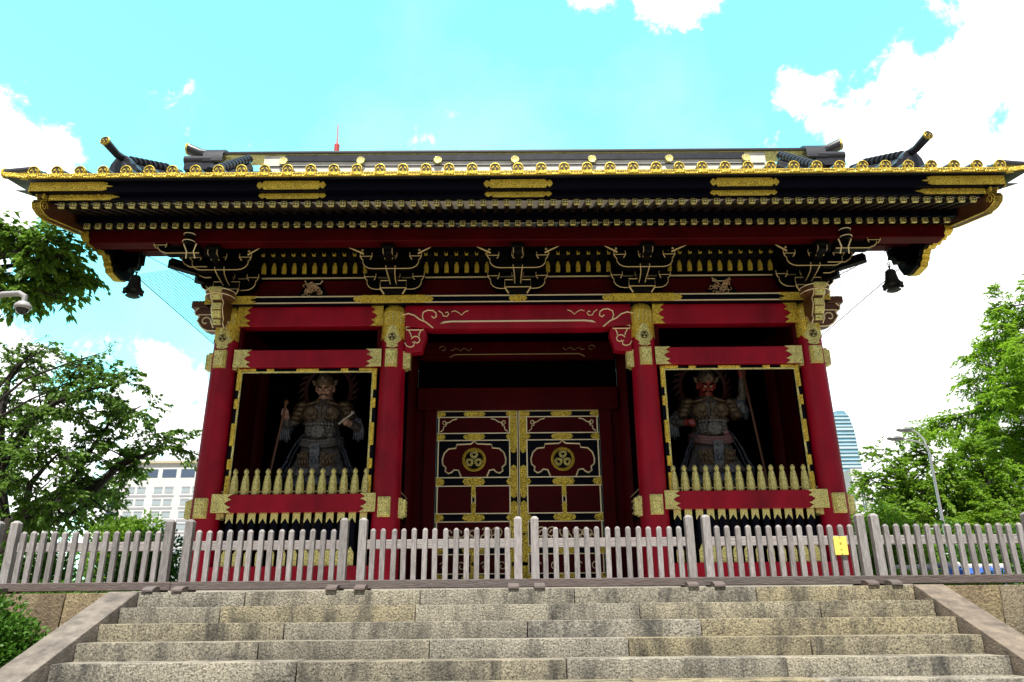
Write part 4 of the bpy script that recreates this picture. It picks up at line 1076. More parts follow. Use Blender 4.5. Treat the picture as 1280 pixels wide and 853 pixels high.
for s, lab in ((-1, 'fine dark bird net stretched under the left gable end'), (1, 'fine dark bird net stretched under the right gable end')):
    b = MB(); y0, y1 = -.30, 4.2; xo, xi = 6.36, 4.95
    def zf(x, y): return 5.08 + .015 * (y + .6) + .10 * math.sin((6.36 - x) / 1.4 * math.pi / 2) * 0 + .22 * (6.36 - x) / 1.4
    for i in range(29):
        x = xo - (xo - xi) * i / 28; r_ = .009 if i == 0 else .0040
        b.tube([(s * x, y, zf(x, y)) for y in (y0, 1, 2.5, y1)], r_, 3, cap=False)
    for j in range(int((y1 - y0) / .05)):
        y = y0 + j * .05; b.tube([(s * xo, y, zf(xo, y)), (s * xi, y, zf(xi, y))], .0030, 3, cap=False)
    b.tube([(s * 6.0, -.86, 5.2), (s * 5.55, .6, 5.28), (s * 5.1, 2.2, 5.35)], .006, 4)
    o = b.build('bird_net', NETM, smooth=0); tag(o, lab, 'net', 'bird nets under the gable ends')
#%%STATUES
# ------------------------------------------------------------------ guardian statues in the bays
STAT = mat('painted_armour', (.17, .155, .145), .30, bump=1.0, bscale=30, col2=(.012, .011, .013), scale=26, detail=9)
STATB = mat('blue_grey_robe', (.13, .15, .19), .33, bump=1.0, bscale=22, col2=(.014, .017, .027), scale=18, detail=9)
STATG = mat('worn_gilding', (.17, .115, .065), .30, metal=.35, bump=1.0, bscale=34, col2=(.018, .014, .013), scale=24, detail=9)
SKIN_P = mat('pale_painted_skin', (.62, .38, .31), .45, col2=(.20, .11, .08), scale=16)
SKIN_R = mat('red_painted_skin', (.38, .05, .035), .45, col2=(.10, .02, .02), scale=16)
HALO = mat('dark_red_flame', (.05, .007, .006), .6, col2=(.04, .01, .01), scale=9)
ROCK = mat('carved_rock', (.05, .045, .04), .8, bump=.8, bscale=10)
IRON = mat('pale_metal', (.42, .40, .36), .4, metal=.5)
def remeshed(mb, name, M, parent, voxel, M2=None, pick=None):
    o = mb.build(name, M, parent, smooth=0)
    md = o.modifiers.new('r', 'REMESH'); md.mode = 'VOXEL'; md.voxel_size = voxel
    sm = o.modifiers.new('s', 'SMOOTH'); sm.iterations = 2; sm.factor = .5
    me = bpy.data.meshes.new_from_object(o.evaluated_get(bpy.context.evaluated_depsgraph_get()))
    o.modifiers.clear(); o.data = me; me.name = name
    for q in me.polygons: q.use_smooth = True
    if M2:
        me.materials.append(M2)
        for q in me.polygons:
            if pick(q.center): q.material_index = 1
    return o
def statue(x, label, raised, skin):
    # local: origin on the bay floor, facing -Y; mirrored by m for the arm poses
    t = empty('guardian_statue', (x, .95, .40), label, 'statue', 'guardian statues in the bays')
    z0 = .40; H = lambda z: z - z0
    b = MB()
    hz = H(3.47)
    # head: skull, jaw, brow, nose, cheeks, ears, mouth
    b.ball((0, 0, hz + .03), (.145, .165, .17), 16); b.ball((0, -.045, hz - .07), (.115, .12, .12), 14)
    for q in (-1, 1):
        b.ball((q * .055, -.150, hz + .035), (.045, .03, .020), 8); b.ball((q * .07, -.125, hz - .045), (.045, .045, .04), 8)
        b.ball((q * .15, .0, hz - .01), (.025, .045, .07), 8); b.ball((q * .052, -.155, hz + .005), (.022, .02, .018), 8)
        b.ball((q * .026, -.168, hz - .050), (.022, .02, .018), 8)
    b.tube([(0, -.155, hz + .03), (0, -.185, hz - .035), (0, -.18, hz - .05)], [.018, .027, .022], 8)
    b.tube([(-.06, -.145, hz - .105), (0, -.163, hz - .092), (.06, -.145, hz - .105)], .014, 6); b.tube([(-.045, -.140, hz - .135), (0, -.158, hz - .135), (.045, -.140, hz - .135)], .016, 6)
    nod = Matrix.Rotation(R(24), 3, 'X'); pv = Vector((0, .03, hz - .10))
    b.v = [tuple(nod @ (Vector(v) - pv) + pv) for v in b.v]
    b.ball((0, .03, H(3.20)), (.20, .17, .10), 14); b.tube([(0, .03, hz - .05), (0, .03, H(3.18))], [.11, .14], 12)
    # trunk
    b.lathe([(.10, H(3.24)), (.26, H(3.18)), (.35, H(3.08)), (.33, H(2.92)), (.28, H(2.78)), (.32, H(2.62)), (.31, H(2.48)), (.26, H(2.38)), (.2, H(2.3))], (0, .02, 0), 20, sy=.72)
    b.ball((0, -.10, H(2.66)), (.26, .2, .19), 14)
    # legs, wide stance
    for q in (-1, 1):
        b.tube([(q * .14, 0, H(2.42)), (q * .24, -.06, H(1.95)), (q * .26, -.02, H(1.72)), (q * .27, .02, H(1.32))], [.17, .14, .12, .09], 12)
        b.ball((q * .29, -.07, H(1.27)), (.085, .17, .07), 12)
    def hand(c, ax, up):
        c = Vector(c); ax = Vector(ax).normalized(); up = Vector(up).normalized(); fw = ax.cross(up).normalized()
        b.ball(tuple(c - fw * .02), (.055, .055, .055), 10)
        for i in range(4):     # four fingers wrapped round the grip
            k = c + ax * (.045 - .030 * i)
            ln = (.95, 1.0, .95, .8)[i]
            b.tube([k - fw * .03 + up * .03, k + fw * .035 * ln + up * .045, k + fw * .06 * ln + up * .005, k + fw * .035 * ln - up * .035], [.017, .018, .017, .014], 7)
        b.tube([c - fw * .03 - up * .03 + ax * .03, c + ax * .065 + up * .0 + fw * .01, c + ax * .05 + fw * .045 + up * .02], [.02, .019, .015], 7)
    if not raised:
        hr = (-.58, -.30, H(2.96)); b.tube([(-.33, .0, H(3.08)), (-.52, -.02, H(2.86)), (-.60, -.12, H(2.80)), hr], [.12, .10, .085, .055], 10); hand(hr, (.12, 0, 1), (-1, 0, .1))
        hl = (.44, -.28, H(2.80)); b.tube([(.33, .0, H(3.08)), (.54, .0, H(2.84)), (.60, -.08, H(2.74)), hl], [.12, .10, .085, .055], 10); hand(hl, (.8, -.3, .55), (0, -1, .2))
    else:
        hr = (.62, -.14, H(3.66)); b.tube([(.33, .0, H(3.08)), (.54, -.02, H(3.12)), (.62, -.05, H(3.26)), hr], [.12, .10, .085, .055], 10); hand(hr, (-.1, 0, 1), (0, -1, 0))
        hl = (-.36, -.24, H(2.74)); b.tube([(-.33, .0, H(3.08)), (-.56, .0, H(2.88)), (-.62, -.06, H(2.78)), hl], [.12, .10, .085, .055], 10); hand(hl, (1, 0, 0), (0, -1, 0))
    def pick(c): return (c.z > H(3.24) and abs(c.x) < .3) or (Vector(hr) - c).length < .12 or (Vector(hl) - c).length < .12
    remeshed(b, 'body', STAT, t, .013, skin, pick)
    e = MB()
    for q in (-1, 1): e.ball((q * .053, -.166, hz + .006), (.026, .012, .014), 8)
    e.v = [tuple(nod @ (Vector(v) - pv) + pv) for v in e.v]; e.build('eyes', IRON, t)
    e = MB()
    for q in (-1, 1): e.tube([(q * .018, -.172, hz + .026), (q * .06, -.176, hz + .048), (q * .105, -.145, hz + .06)], [.012, .016, .006], 6); e.tube([(q * .01, -.182, hz - .078), (q * .05, -.172, hz - .085), (q * .09, -.14, hz - .12)], [.010, .012, .004], 6)
    e.tube([(0, -.13, hz - .165), (0, -.14, hz - .21), (0, -.12, hz - .26)], [.035, .028, .006], 7)
    e.v = [tuple(nod @ (Vector(v) - pv) + pv) for v in e.v]; e.build('hair', BLACK, t)
    # armour and clothes
    h = MB().lathe([(.172, hz + .07), (.178, hz + .11), (.165, hz + .17), (.12, hz + .235), (.05, hz + .27), (.03, hz + .33), (.01, hz + .36)], (0, .02, 0), 18)
    for q in (-1, 1): h.prism([(q * .14, hz + .03), (q * .20, hz + .07), (q * .225, hz + .16), (q * .17, hz + .13), (q * .12, hz + .14)], -.03, .02, 'Y')
    h.prism([(-.06, hz + .09), (.06, hz + .09), (.08, hz + .15), (0, hz + .24), (-.08, hz + .15)], -.175, -.15, 'Y')
    h.v = [tuple(nod @ (Vector(v) - pv) + pv) for v in h.v]
    h.build('helmet', STATG, t, smooth=50)
    for q in (-1, 1):
        g = MB()
        for k in range(4): g.ball((q * (.36 + .035 * k), 0, H(3.14 - .075 * k)), (.15 - .008 * k, .17, .085), 14)
        g.build('shoulder_guard', STATG, t, smooth=60)
        # hanging sleeve
        if not (raised and q > 0):
            g = MB(); pts = [(q * .50, .02, H(2.98)), (q * .60, .04, H(2.80)), (q * .66, .05, H(2.62)), (q * .60, .02, H(2.52))]
            g.tube(pts, [.10, .15, .13, .03], 12, flat=.6)
            for k in range(5): g.tube([(q * (.52 + .03 * k), -.06, H(2.9)), (q * (.58 + .03 * k), -.08, H(2.72)), (q * (.54 + .04 * k), -.05, H(2.54))], [.02, .03, .012], 6)
            g.build('sleeve', STATB, t, smooth=60)
        else:
            g = MB(); g.tube([(.40, 0, H(3.1)), (.56, .0, H(3.10)), (.64, .02, H(2.98)), (.66, .03, H(2.85))], [.12, .14, .10, .02], 12); g.build('sleeve', STATB, t, smooth=60)
    c = MB()
    for q in (-1, 1):
        c.ball((q * .165, -.17, H(2.97)), (.16, .075, .15), 14); c.lathe([(.10, -.20), (.105, -.255), (.085, -.262), (.075, -.245), (.0, -.243)], (q * .165, .0, H(2.97)), 16, 'Y')
        c.tube([(q * .05, -.16, H(3.20)), (q * .16, -.22, H(3.14)), (q * .30, -.14, H(3.12))], [.022, .03, .02], 8)
    c.lathe([(.05, -.26), (.055, -.28), (.02, -.285)], (0, 0, H(2.82)), 14, 'Y')
    c.tube([(0, -.24, H(3.1)), (0, -.26, H(2.84))], .02, 8)
    for k in range(18): c.ball((.33 * math.cos(R(180 + k * 10.5)), .02 + .27 * math.sin(R(180 + k * 10.5)), H(2.82)), (.028, .028, .03), 6)
    c.build('breastplate', STATG, t, smooth=60)
    c = MB().ball((0, -.10, H(2.66)), (.285, .225, .19), 18)
    for r_ in range(4):
        for k in range(-4, 5):
            a = k * .22; c.ball((.28 * math.sin(a) * (1 - .05 * r_), -.10 - .225 * math.cos(a), H(2.76 - .06 * r_)), (.034, .02, .034), 6)
    c.lathe([(.10, -.325), (.11, -.35), (.06, -.36), (.0, -.35)], (0, 0, H(2.62)), 16, 'Y')
    c.build('belly_guard', STAT, t, smooth=50)
    c = MB()
    for k in range(3): c.tube([(.36 * math.sin(a), -.02 - (.28 + .02 * k) * math.cos(a), H(2.56 - .05 * k) - .10 * math.cos(a) ** 2) for a in np.linspace(-1.7, 1.7, 16)], .032, 8)
    c.ball((.20, -.26, H(2.56)), (.06, .05, .05), 8)
    c.build('sash', mat('faded_pink_sash', (.22, .10, .10), .6, col2=(.10, .06, .06), scale=10) if raised and 'faded_pink_sash' not in bpy.data.materials else STAT, t, smooth=60)
    # skirt: waved sheet
    k_ = MB(); n = 60; rows = [(2.44, .33), (2.25, .38), (2.10, .44), (1.98, .50), (1.90, .54)]
    for layer, (dr, dz, Mx) in enumerate(((.0, 0, STAT), (.04, -.16, STATB))):
        k_ = MB(); vs = []
        for i, (z, r_) in enumerate(rows):
            for j in range(n):
                a = 2 * math.pi * j / n; w = 1 + (.03 + .02 * i) * math.sin(a * 11 + layer * 2) * (i / 4)
                vs.append(((r_ - dr) * w * math.cos(a), (r_ - dr) * .78 * w * math.sin(a), H(z + dz) + .025 * math.sin(a * 7 + layer) * (i / 4)))
        k_.add(vs, [(i * n + j, i * n + (j + 1) % n, (i + 1) * n + (j + 1) % n, (i + 1) * n + j) for i in range(4) for j in range(n)])
        k_.build('skirt', Mx, t, smooth=70)
    for q in (-1, 0, 1):
        g = MB(); M_ = Matrix.Rotation(R(q * 28), 3, 'Z')
        cc = M_ @ Vector((0, -.395, H(2.14))); g.cbox(tuple(cc), (.23 if q else .16, .05, .24 if q else .5), M_ @ Matrix.Rotation(R(14), 3, 'X'))
        for i in range(3):
            for j in range(2): g.ball(tuple(M_ @ Vector((-.06 + .06 * i, -.43, H(2.2 - .1 * j)))), (.025, .02, .04), 6)
        g.build('hip_plate', STATG if q else STATB, t, bevel=.02)
    for q in (-1, 1):      # fluttering ribbons
        g = MB(); w = 1.0
        path = [(q * .26, -.22, H(2.60)), (q * .36, -.24, H(2.46)), (q * .46, -.20, H(2.30)), (q * .52, -.20, H(2.12)), (q * .60, -.22, H(1.98)), (q * .62, -.18, H(1.86))]
        g.tube(path, [.03, .035, .04, .05, .06, .02], 8, flat=.4)
        g.tube([(x_ * .92, y_ + .05, z_ - .03) for x_, y_, z_ in path], [.03, .03, .035, .04, .05, .02], 8, flat=.4)
        g.build('ribbon', STATB, t, smooth=60)
        g = MB().lathe([(.135, H(1.75)), (.15, H(1.60)), (.13, H(1.42)), (.11, H(1.36))], (q * .265, .0, 0), 12); g.build('shin_guard', STATG, t)
    g = MB()    # ring of flame behind the head
    for k in range(40):
        a0, a1 = R(-50 + k * 7.0), R(-50 + (k + 1) * 7.0); 
        g.tube([(.40 * math.cos(a0), .20, hz + .02 + .42 * math.sin(a0)), (.40 * math.cos(a1), .20, hz + .02 + .42 * math.sin(a1))], .042, 6)
        if k % 2 == 0: g.tube([(.40 * math.cos(a0), .20, hz + .02 + .42 * math.sin(a0)), (.46 * math.cos(a0 + .05), .2, hz + .02 + .48 * math.sin(a0 + .05)), (.54 * math.cos(a0 + .2), .2, hz + .02 + .56 * math.sin(a0 + .2))], [.04, .03, .004], 6)
    ha = g.build('flame_halo', HALO, t)
    MB().tube([(0, .12, H(3.1)), (0, .2, hz - .3), (0, .2, hz - .38)], .03, 6).build('halo_stand', HALO, ha)
    if raised:
        g = MB().tube([(.60, -.20, H(3.85)), (.86, -.22, H(1.25))], .022, 8); g.lathe([(.03, 0), (.05, .05), (.0, .3)], (.585, -.20, H(3.85)), 8); g.build('spear', BROWN, t)
    else:
        g = MB().tube([(-.565, -.36, H(3.08)), (-.80, -.38, H(1.25))], .022, 8); g.ball((-.56, -.36, H(3.12)), .045, 8); g.build('staff', BROWN, t)
        g = MB().tube([(.34, -.34, H(2.74)), (.58, -.40, H(2.91))], .018, 8); g.lathe([(.03, 0), (.04, .02), (.02, .05)], (.58, -.40, H(2.90)), 8); g.build('sword_hilt', IRON, t)
    g = MB(); rr_ = random.Random(4)
    for k in range(9): g.ball((rr_.uniform(-.3, .3), rr_.uniform(-.25, .25), rr_.uniform(.1, .5)), (rr_.uniform(.25, .4), rr_.uniform(.2, .35), rr_.uniform(.2, .33)), 10)
    g.lathe([(.55, .0), (.6, .05), (.5, .3), (.35, .8)], (0, 0, 0), 14)
    g.build('rock_base', ROCK, t)
    return t
statue(-3.35, 'dark armoured guardian statue with pale face holding a staff, in the left bay', False, SKIN_P)
statue(3.27, 'dark armoured guardian statue with red face and raised fist, in the right bay', True, SKIN_R)

#%%TREES
# ------------------------------------------------------------------ trees and shrubs
def mesh_np(name, V, F, M, parent=None):
    me = bpy.data.meshes.new(name); me.vertices.add(len(V)); me.vertices.foreach_set('co', V.astype(np.float32).ravel())
    k = F.shape[1]; me.loops.add(F.size); me.loops.foreach_set('vertex_index', F.astype(np.int32).ravel())
    me.polygons.add(len(F)); me.polygons.foreach_set('loop_start', np.arange(len(F), dtype=np.int32) * k)
    me.update(calc_edges=True); me.materials.append(M)
    o = bpy.data.objects.new(name, me); COL.objects.link(o)
    if parent is not None: o.parent = parent
    return o
def leaves(P, D, Lw, rng, flat=.6):
    """one folded leaf at every point P along direction D; Lw: (length, width)"""
    n = len(P); D = D / (np.linalg.norm(D, axis=1, keepdims=True) + 1e-9)
    up = np.tile(np.array([0, 0, 1.]), (n, 1)) + rng.normal(0, flat, (n, 3))
    S_ = np.cross(D, up); S_ /= (np.linalg.norm(S_, axis=1, keepdims=True) + 1e-9)
    Nn = np.cross(S_, D)
    ln = Lw[0] * rng.uniform(.7, 1.25, (n, 1)); w = Lw[1] * rng.uniform(.8, 1.2, (n, 1))
    a = P; b = P + D * ln * .45 + S_ * w * .5 + Nn * w * .18; c = P + D * ln - Nn * ln * .12; d = P + D * ln * .45 - S_ * w * .5 + Nn * w * .18
    V = np.stack([a, b, c, d], 1).reshape(-1, 3)
    I = np.arange(n)[:, None] * 4
    F = np.concatenate([I + np.array([[0, 1, 2]]), I + np.array([[0, 2, 3]])])
    return V, F
def poly_at(pts, t):
    k = len(pts) - 1; f = min(max(t * k, 0), k - 1e-6); i = int(f); u = f - i
    return pts[i] * (1 - u) + pts[i + 1] * u, (pts[i + 1] - pts[i])
def tree(name, label, cat, loc, trunk, limbs, leafM, leaf=(.1, .05), sub=8, sublen=1.2, twigs=7, twlen=.55, lpt=9, seed=1, group=None, droop=.25, tmin=.3, pend=False, flat=.6, bark=None, updir=.25, upfac=1.0):
    """trunk, limbs: lists of (points, r0, r1) in local coordinates"""
    rng = np.random.default_rng(seed)
    t = empty(name, loc, label, cat, group)
    wood = MB(); fine = MB()
    P = []; D = []
    for pts, r0, r1 in trunk:
        k = len(pts); wood.tube(pts, [r0 + (r1 - r0) * i / (k - 1) for i in range(k)], 9)
    for pts, r0, r1 in limbs:
        k = len(pts); q = [np.array(p, float) for p in pts]
        wood.tube(pts, [r0 + (r1 - r0) * i / (k - 1) for i in range(k)], 7)
        length = sum(np.linalg.norm(q[i + 1] - q[i]) for i in range(k - 1))
        ns = max(3, int(sub * length / 2.5))
        for j in range(ns):
            tt = tmin + (1 - tmin) * (j + rng.uniform(0, 1)) / ns
            p, d = poly_at(q, tt); d = d / np.linalg.norm(d)
            v = d * rng.uniform(.2, .8) + rng.normal(0, .75, 3) + np.array([0, 0, updir]); v /= np.linalg.norm(v)
            ll = sublen * rng.uniform(.5, 1.15) * (1.1 - .45 * tt)
            s1 = p + v * ll * .5 + rng.normal(0, .06, 3); s2 = p + v * ll + np.array([0, 0, -droop * ll * .5]) + rng.normal(0, .08, 3)
            rr = max(.006, (r0 + (r1 - r0) * tt) * .32)
            fine.tube([p, s1, s2], [rr, rr * .7, rr * .25], 4, cap=False)
            sp = [p, s1, s2]
            for m_ in range(twigs):
                u = .2 + .8 * (m_ + rng.uniform(0, 1)) / twigs
                a, dd = poly_at(sp, u); dd = dd / (np.linalg.norm(dd) + 1e-9)
                w = dd * .7 + rng.normal(0, .6, 3) * np.array([1, 1, .55]); w /= np.linalg.norm(w)
                tl = twlen * rng.uniform(.5, 1.2)
                e = a + w * tl + np.array([0, 0, -droop * tl])
                fine.tube([a, (a + e) / 2 + np.array([0, 0, .04 * tl]), e], [.006, .004, .002], 3, cap=False)
                nl = lpt
                us = rng.uniform(.15, 1, (nl, 1)) ** .8
                pts_ = a + (e - a) * us + np.array([0, 0, .04 * tl]) * (1 - np.abs(2 * us - 1))
                side = np.cross(w, [0, 0, 1.]); side /= (np.linalg.norm(side) + 1e-9)
                sg = rng.choice([-1, 1], (nl, 1))
                dir_ = w * rng.uniform(.3, .9, (nl, 1)) + side * sg * rng.uniform(.5, 1.0, (nl, 1)) + np.array([0, 0, -.55 if pend else -.2]) + rng.normal(0, .22, (nl, 3))
                P.append(pts_); D.append(dir_)
    V, F = leaves(np.concatenate(P), np.concatenate(D), leaf, rng, flat)
    wood.build('trunk', bark or BARK, t, smooth=60)
    fine.build('branches', bark or BARK, t, smooth=0)
    mesh_np('crown', V, F, leafM, t)
    return t
def shrub(label, loc, r, n, leafM, leaf=(.05, .03), seed=1, group=None, name='shrub', lump=14, cat='shrub', squash=1.0):
    rng = np.random.default_rng(seed)
    t = empty(name, loc, label, cat, group); r = np.array(r, float)
    cs = rng.normal(0, 1, (lump, 3)); cs /= np.linalg.norm(cs, axis=1, keepdims=True); cs[:, 2] = np.abs(cs[:, 2]); cs *= rng.uniform(.45, .8, (lump, 1))
    ci = rng.integers(0, lump, n); dv = rng.normal(0, 1, (n, 3)); dv /= np.linalg.norm(dv, axis=1, keepdims=True)
    rad = .36 * rng.uniform(.35, 1, (n, 1)) ** .5 * rng.uniform(.75, 1.1, (lump, 1))[ci]
    P = (cs[ci] + dv * rad) * r
    keep = P[:, 2] > -.1 * r[2]; P = P[keep]; dv = dv[keep]
    V, F = leaves(P, dv + rng.normal(0, .5, dv.shape) + np.array([0, 0, .3]), leaf, rng, .9)
    b = MB()
    for k in range(lump):
        c = cs[k] * r; b.tube([(c[0] * .05, c[1] * .05, -.3 * r[2]), tuple(c * .5), tuple(c * .95)], [.02, .012, .005], 4)
    b.build('stems', BARK, t, smooth=0)
    mesh_np('foliage', V, F, leafM, t)
    return t
# left: old cherry behind the fence, its dark limbs reaching right
B0l = (-10.9, 5.0, 0)
lim = [([(.0, 0, 1.7), (.9, .1, 2.15), (1.55, .2, 2.45), (1.95, .2, 2.95), (2.7, .1, 3.22), (3.25, 0, 3.35)], .17, .02),
       ([(.6, 0, 2.0), (1.0, .3, 2.75), (1.15, .4, 3.3), (1.5, .4, 4.0), (2.2, .3, 4.35)], .09, .015),
       ([(-.2, 0, 1.6), (-.5, -.1, 2.8), (-.1, 0, 3.9), (.3, .2, 4.6), (.9, .2, 5.2)], .16, .02),
       ([(-.5, 0, 2.8), (-.9, .2, 3.9), (-1.0, .3, 5.0), (-.6, .3, 5.7)], .12, .02),
       ([(-.1, 0, 3.9), (.6, -.3, 4.3), (1.5, -.4, 4.6), (2.3, -.5, 4.7)], .08, .012),
       ([(.2, 0, 1.8), (.7, -.8, 2.4), (1.2, -1.2, 2.7), (1.6, -1.5, 2.9)], .09, .012),
       ([(-.3, 0, 1.7), (-1.2, .4, 2.4), (-2.2, .6, 3.0)], .10, .02), ([(.1, 0, 1.5), (.5, -.5, 1.75), (1.0, -.9, 1.8)], .05, .01), ([(-.2, 0, 1.3), (-.6, -.5, 1.7), (-.8, -.9, 2.1)], .05, .01),
       ([(-.3, 0, 2.2), (-.9, -.9, 2.9), (-1.0, -1.5, 3.6)], .09, .015),
       ([(0.0, .2, 1.5), (.5, 1.2, 2.0), (1.0, 1.9, 2.6), (1.3, 2.2, 3.4)], .10, .015),
       ([(1.0, .2, 2.2), (1.1, -.3, 1.9), (1.4, -.5, 1.75)], .05, .01)]
tree('cherry_tree', 'large spreading tree with dark crooked limbs behind the left fence', 'tree', B0l,
     [([(-.35, 0, -.05), (-.3, 0, .7), (-.1, 0, 1.3), (.05, 0, 1.75)], .34, .2)], lim, LEAF_A, leaf=(.125, .068), sub=16, sublen=.95, twigs=10, twlen=.44, lpt=12, seed=5, tmin=.12, pend=True, group='trees round the gate')
# left: nearer tree, only its leafy right side in frame
lim = [([(0, 0, 4.2), (1.2, -.1, 4.95), (2.2, -.1, 5.15), (2.6, 0, 5.05)], .10, .012), ([(0, 0, 4.5), (1.1, .2, 5.2), (2.0, .1, 5.4), (2.5, 0, 5.35)], .10, .012),
       ([(0, 0, 4.0), (1.2, .3, 4.55), (2.0, .2, 4.65), (2.45, .2, 4.5)], .09, .012), ([(0, 0, 4.8), (.8, -.3, 5.2), (1.5, -.4, 5.45)], .08, .012),
       ([(1.0, .1, 4.8), (1.8, .3, 4.8), (2.6, .3, 4.75)], .05, .01), ([(1.0, .1, 4.9), (1.7, .5, 5.2), (2.4, .6, 5.3)], .05, .01),
       ([(0, 0, 4.9), (-.8, .2, 5.4), (-1.6, .3, 5.8)], .1, .02), ([(0, 0, 4.3), (-1.2, .1, 5.0), (-2.0, .1, 5.3)], .1, .02)]
tree('broadleaf_tree', 'leafy tree whose boughs enter from the left edge under the left roof end', 'tree', (-9.75, -1.0, 0),
     [([(0, 0, -.05), (.05, 0, 1.5), (-.05, 0, 3.0), (0, 0, 4.9)], .22, .12)], lim, LEAF_B, leaf=(.15, .066), sub=13, sublen=.55, twigs=8, twlen=.34, lpt=9, seed=8, tmin=.35, pend=True, group='trees round the gate')
tree('sapling', 'thin sparse sapling with bare twigs below the camera dome on the left', 'tree', (-9.6, 1.2, 0),
     [([(0, 0, -.05), (.1, 0, 1.5), (.1, 0, 3.2)], .06, .03)], [([(.1, 0, 3.0), (.8, 0, 3.75), (1.5, .1, 4.1), (2.1, .1, 4.3)], .03, .006), ([(.1, 0, 3.1), (.5, .1, 4.0), (1.1, .2, 4.55)], .03, .006), ([(.1, 0, 2.8), (.9, .1, 3.4), (1.5, .1, 3.7)], .03, .006)],
     LEAF_A, leaf=(.08, .04), sub=6, sublen=.6, twigs=4, twlen=.35, lpt=4, seed=12, tmin=.4, group='trees round the gate')
# right: light feathery conifer
rng0 = random.Random(21)
lim = []
for k in range(46):
    z = 1.6 + 8.6 * (k / 46.0); a = k * 2.399 + rng0.uniform(-.3, .3)
    ln = (4.3 if z < 6.6 else 4.0 * (11.0 - z) / 4.4) * rng0.uniform(.75, 1.12)
    c, s_ = math.cos(a), math.sin(a)
    lim.append(([(0, 0, z), (c * ln * .35, s_ * ln * .35, z + .12 * ln), (c * ln * .7, s_ * ln * .7, z + .10 * ln), (c * ln, s_ * ln, z + .0 * ln)], .05, .008))
tree('feathery_conifer', 'tall light green conifer with feathery boughs at the right edge', 'tree', (18.5, 12.6, 0),
     [([(0, 0, -.05), (0, 0, 4), (.1, 0, 8), (.1, 0, 10.6)], .28, .05)], lim, LEAF_C, leaf=(.20, .052), sub=13, sublen=1.15, twigs=12, twlen=.60, lpt=16, seed=22, tmin=.15, droop=.35, updir=.1, flat=.35, group='trees round the gate')
# right: lower broadleaf trees with dark limbs
lim = [([(0, 0, .9), (-.7, 0, 1.9), (-1.6, .1, 2.55), (-2.6, .1, 2.75), (-3.5, .1, 3.25)], .11, .015), ([(-.3, 0, 1.3), (-.8, .1, 2.4), (-1.3, .2, 3.3), (-1.8, .2, 4.0)], .09, .015),
       ([(0, 0, 1.0), (.1, .2, 2.2), (-.1, .3, 3.2), (-.4, .3, 4.1)], .09, .015), ([(.1, 0, 1.0), (.9, .1, 2.0), (1.6, .2, 2.9), (2.0, .2, 3.6)], .10, .015),
       ([(-.9, 0, 2.0), (-1.7, -.3, 1.9), (-2.6, -.5, 1.85), (-3.2, -.5, 2.1)], .06, .01), ([(-.2, 0, 1.2), (-.9, -.7, 1.6), (-1.5, -1.2, 1.9)], .06, .01), ([(-1.6, .1, 2.5), (-2.3, .5, 3.3), (-2.7, .6, 3.9)], .05, .01),
       ([(.1, .1, 1.1), (.5, 1.0, 2.1), (.4, 1.6, 3.0)], .07, .012)]
tree('broadleaf_tree', 'low light green tree with dark forked limbs, behind the right fence', 'tree', (13.5, 9.6, 0),
     [([(.35, 0, -.05), (.25, 0, .5), (0, 0, 1.0)], .2, .13)], lim, LEAF_D, leaf=(.13, .07), sub=24, sublen=1.0, twigs=10, twlen=.5, lpt=13, seed=31, tmin=.15, group='trees round the gate')
tree('broadleaf_tree', 'bushy green tree close beside the right outer column of the gate', 'tree', (12.0, 13.5, 0),
     [([(0, 0, -.05), (0, 0, 1.4)], .16, .1)], [([(0, 0, 1.0), (-.6, 0, 2.0), (-1.3, 0, 2.7)], .07, .012), ([(0, 0, 1.2), (.2, .2, 2.4), (0, .2, 3.6)], .07, .012), ([(0, 0, 1.2), (.9, 0, 2.2), (1.4, 0, 3.0)], .07, .012), ([(0, 0, .8), (-.8, .3, 1.2), (-1.6, .3, 1.7)], .06, .01), ([(0, 0, .8), (.8, .3, 1.3), (1.7, .3, 1.8)], .06, .01)],
     LEAF_D, leaf=(.13, .07), sub=26, sublen=1.0, twigs=10, twlen=.5, lpt=13, seed=33, tmin=.1, group='trees round the gate')
# shrubs
shrub('round clipped green bush in front of the left retaining wall beside the stairs', (-5.80, -3.62, -1.02), (.98, .8, 1.0), 34000, LEAF_E, (.062, .036), 41, lump=80)
shrub('small low green plant at the foot of the right retaining wall', (5.98, -3.3, -.95), (.35, .3, .42), 1500, LEAF_E, (.06, .03), 42, lump=12, name='low_plant', cat='plant')
shrub('bright yellow green shrub behind the left fence, below the white hotel', (-7.9, 4.0, .55), (1.0, .7, 1.12), 9000, LEAF_F, (.085, .05), 43, group='shrubs behind the fence', lump=26)
for k, (x, y, r_, lab) in enumerate(((-6.4, 1.8, (.8, .6, 1.0), 'mid green shrub behind the left fence next to the outer column'), (-8.2, 1.6, (1.0, .7, 1.0), 'dark green shrub behind the middle of the left fence section'), (-10.2, 1.8, (1.2, .8, 1.3), 'dark green shrub behind the fence under the spreading cherry tree'))):
    shrub(lab, (x, y, .15), r_, 6500, (LEAF_E, LEAF_E, LEAF_B)[k], (.075, .045), 50 + k, group='shrubs behind the fence', lump=24)
for k, (x, y, r_, lab) in enumerate(((7.0, 3.0, (1.0, .7, 1.25), 'green shrub behind the right fence next to the outer column'), (9.0, 3.4, (1.3, .8, 1.25), 'dense green shrub behind the right fence, above the blue tarpaulin'), (11.3, 3.8, (1.4, .8, 1.4), 'dense green shrub behind the right fence near the frame edge'))):
    shrub(lab, (x, y, .25), r_, 7500, (LEAF_D, LEAF_E, LEAF_D)[k], (.08, .05), 60 + k, group='shrubs behind the fence', lump=26)
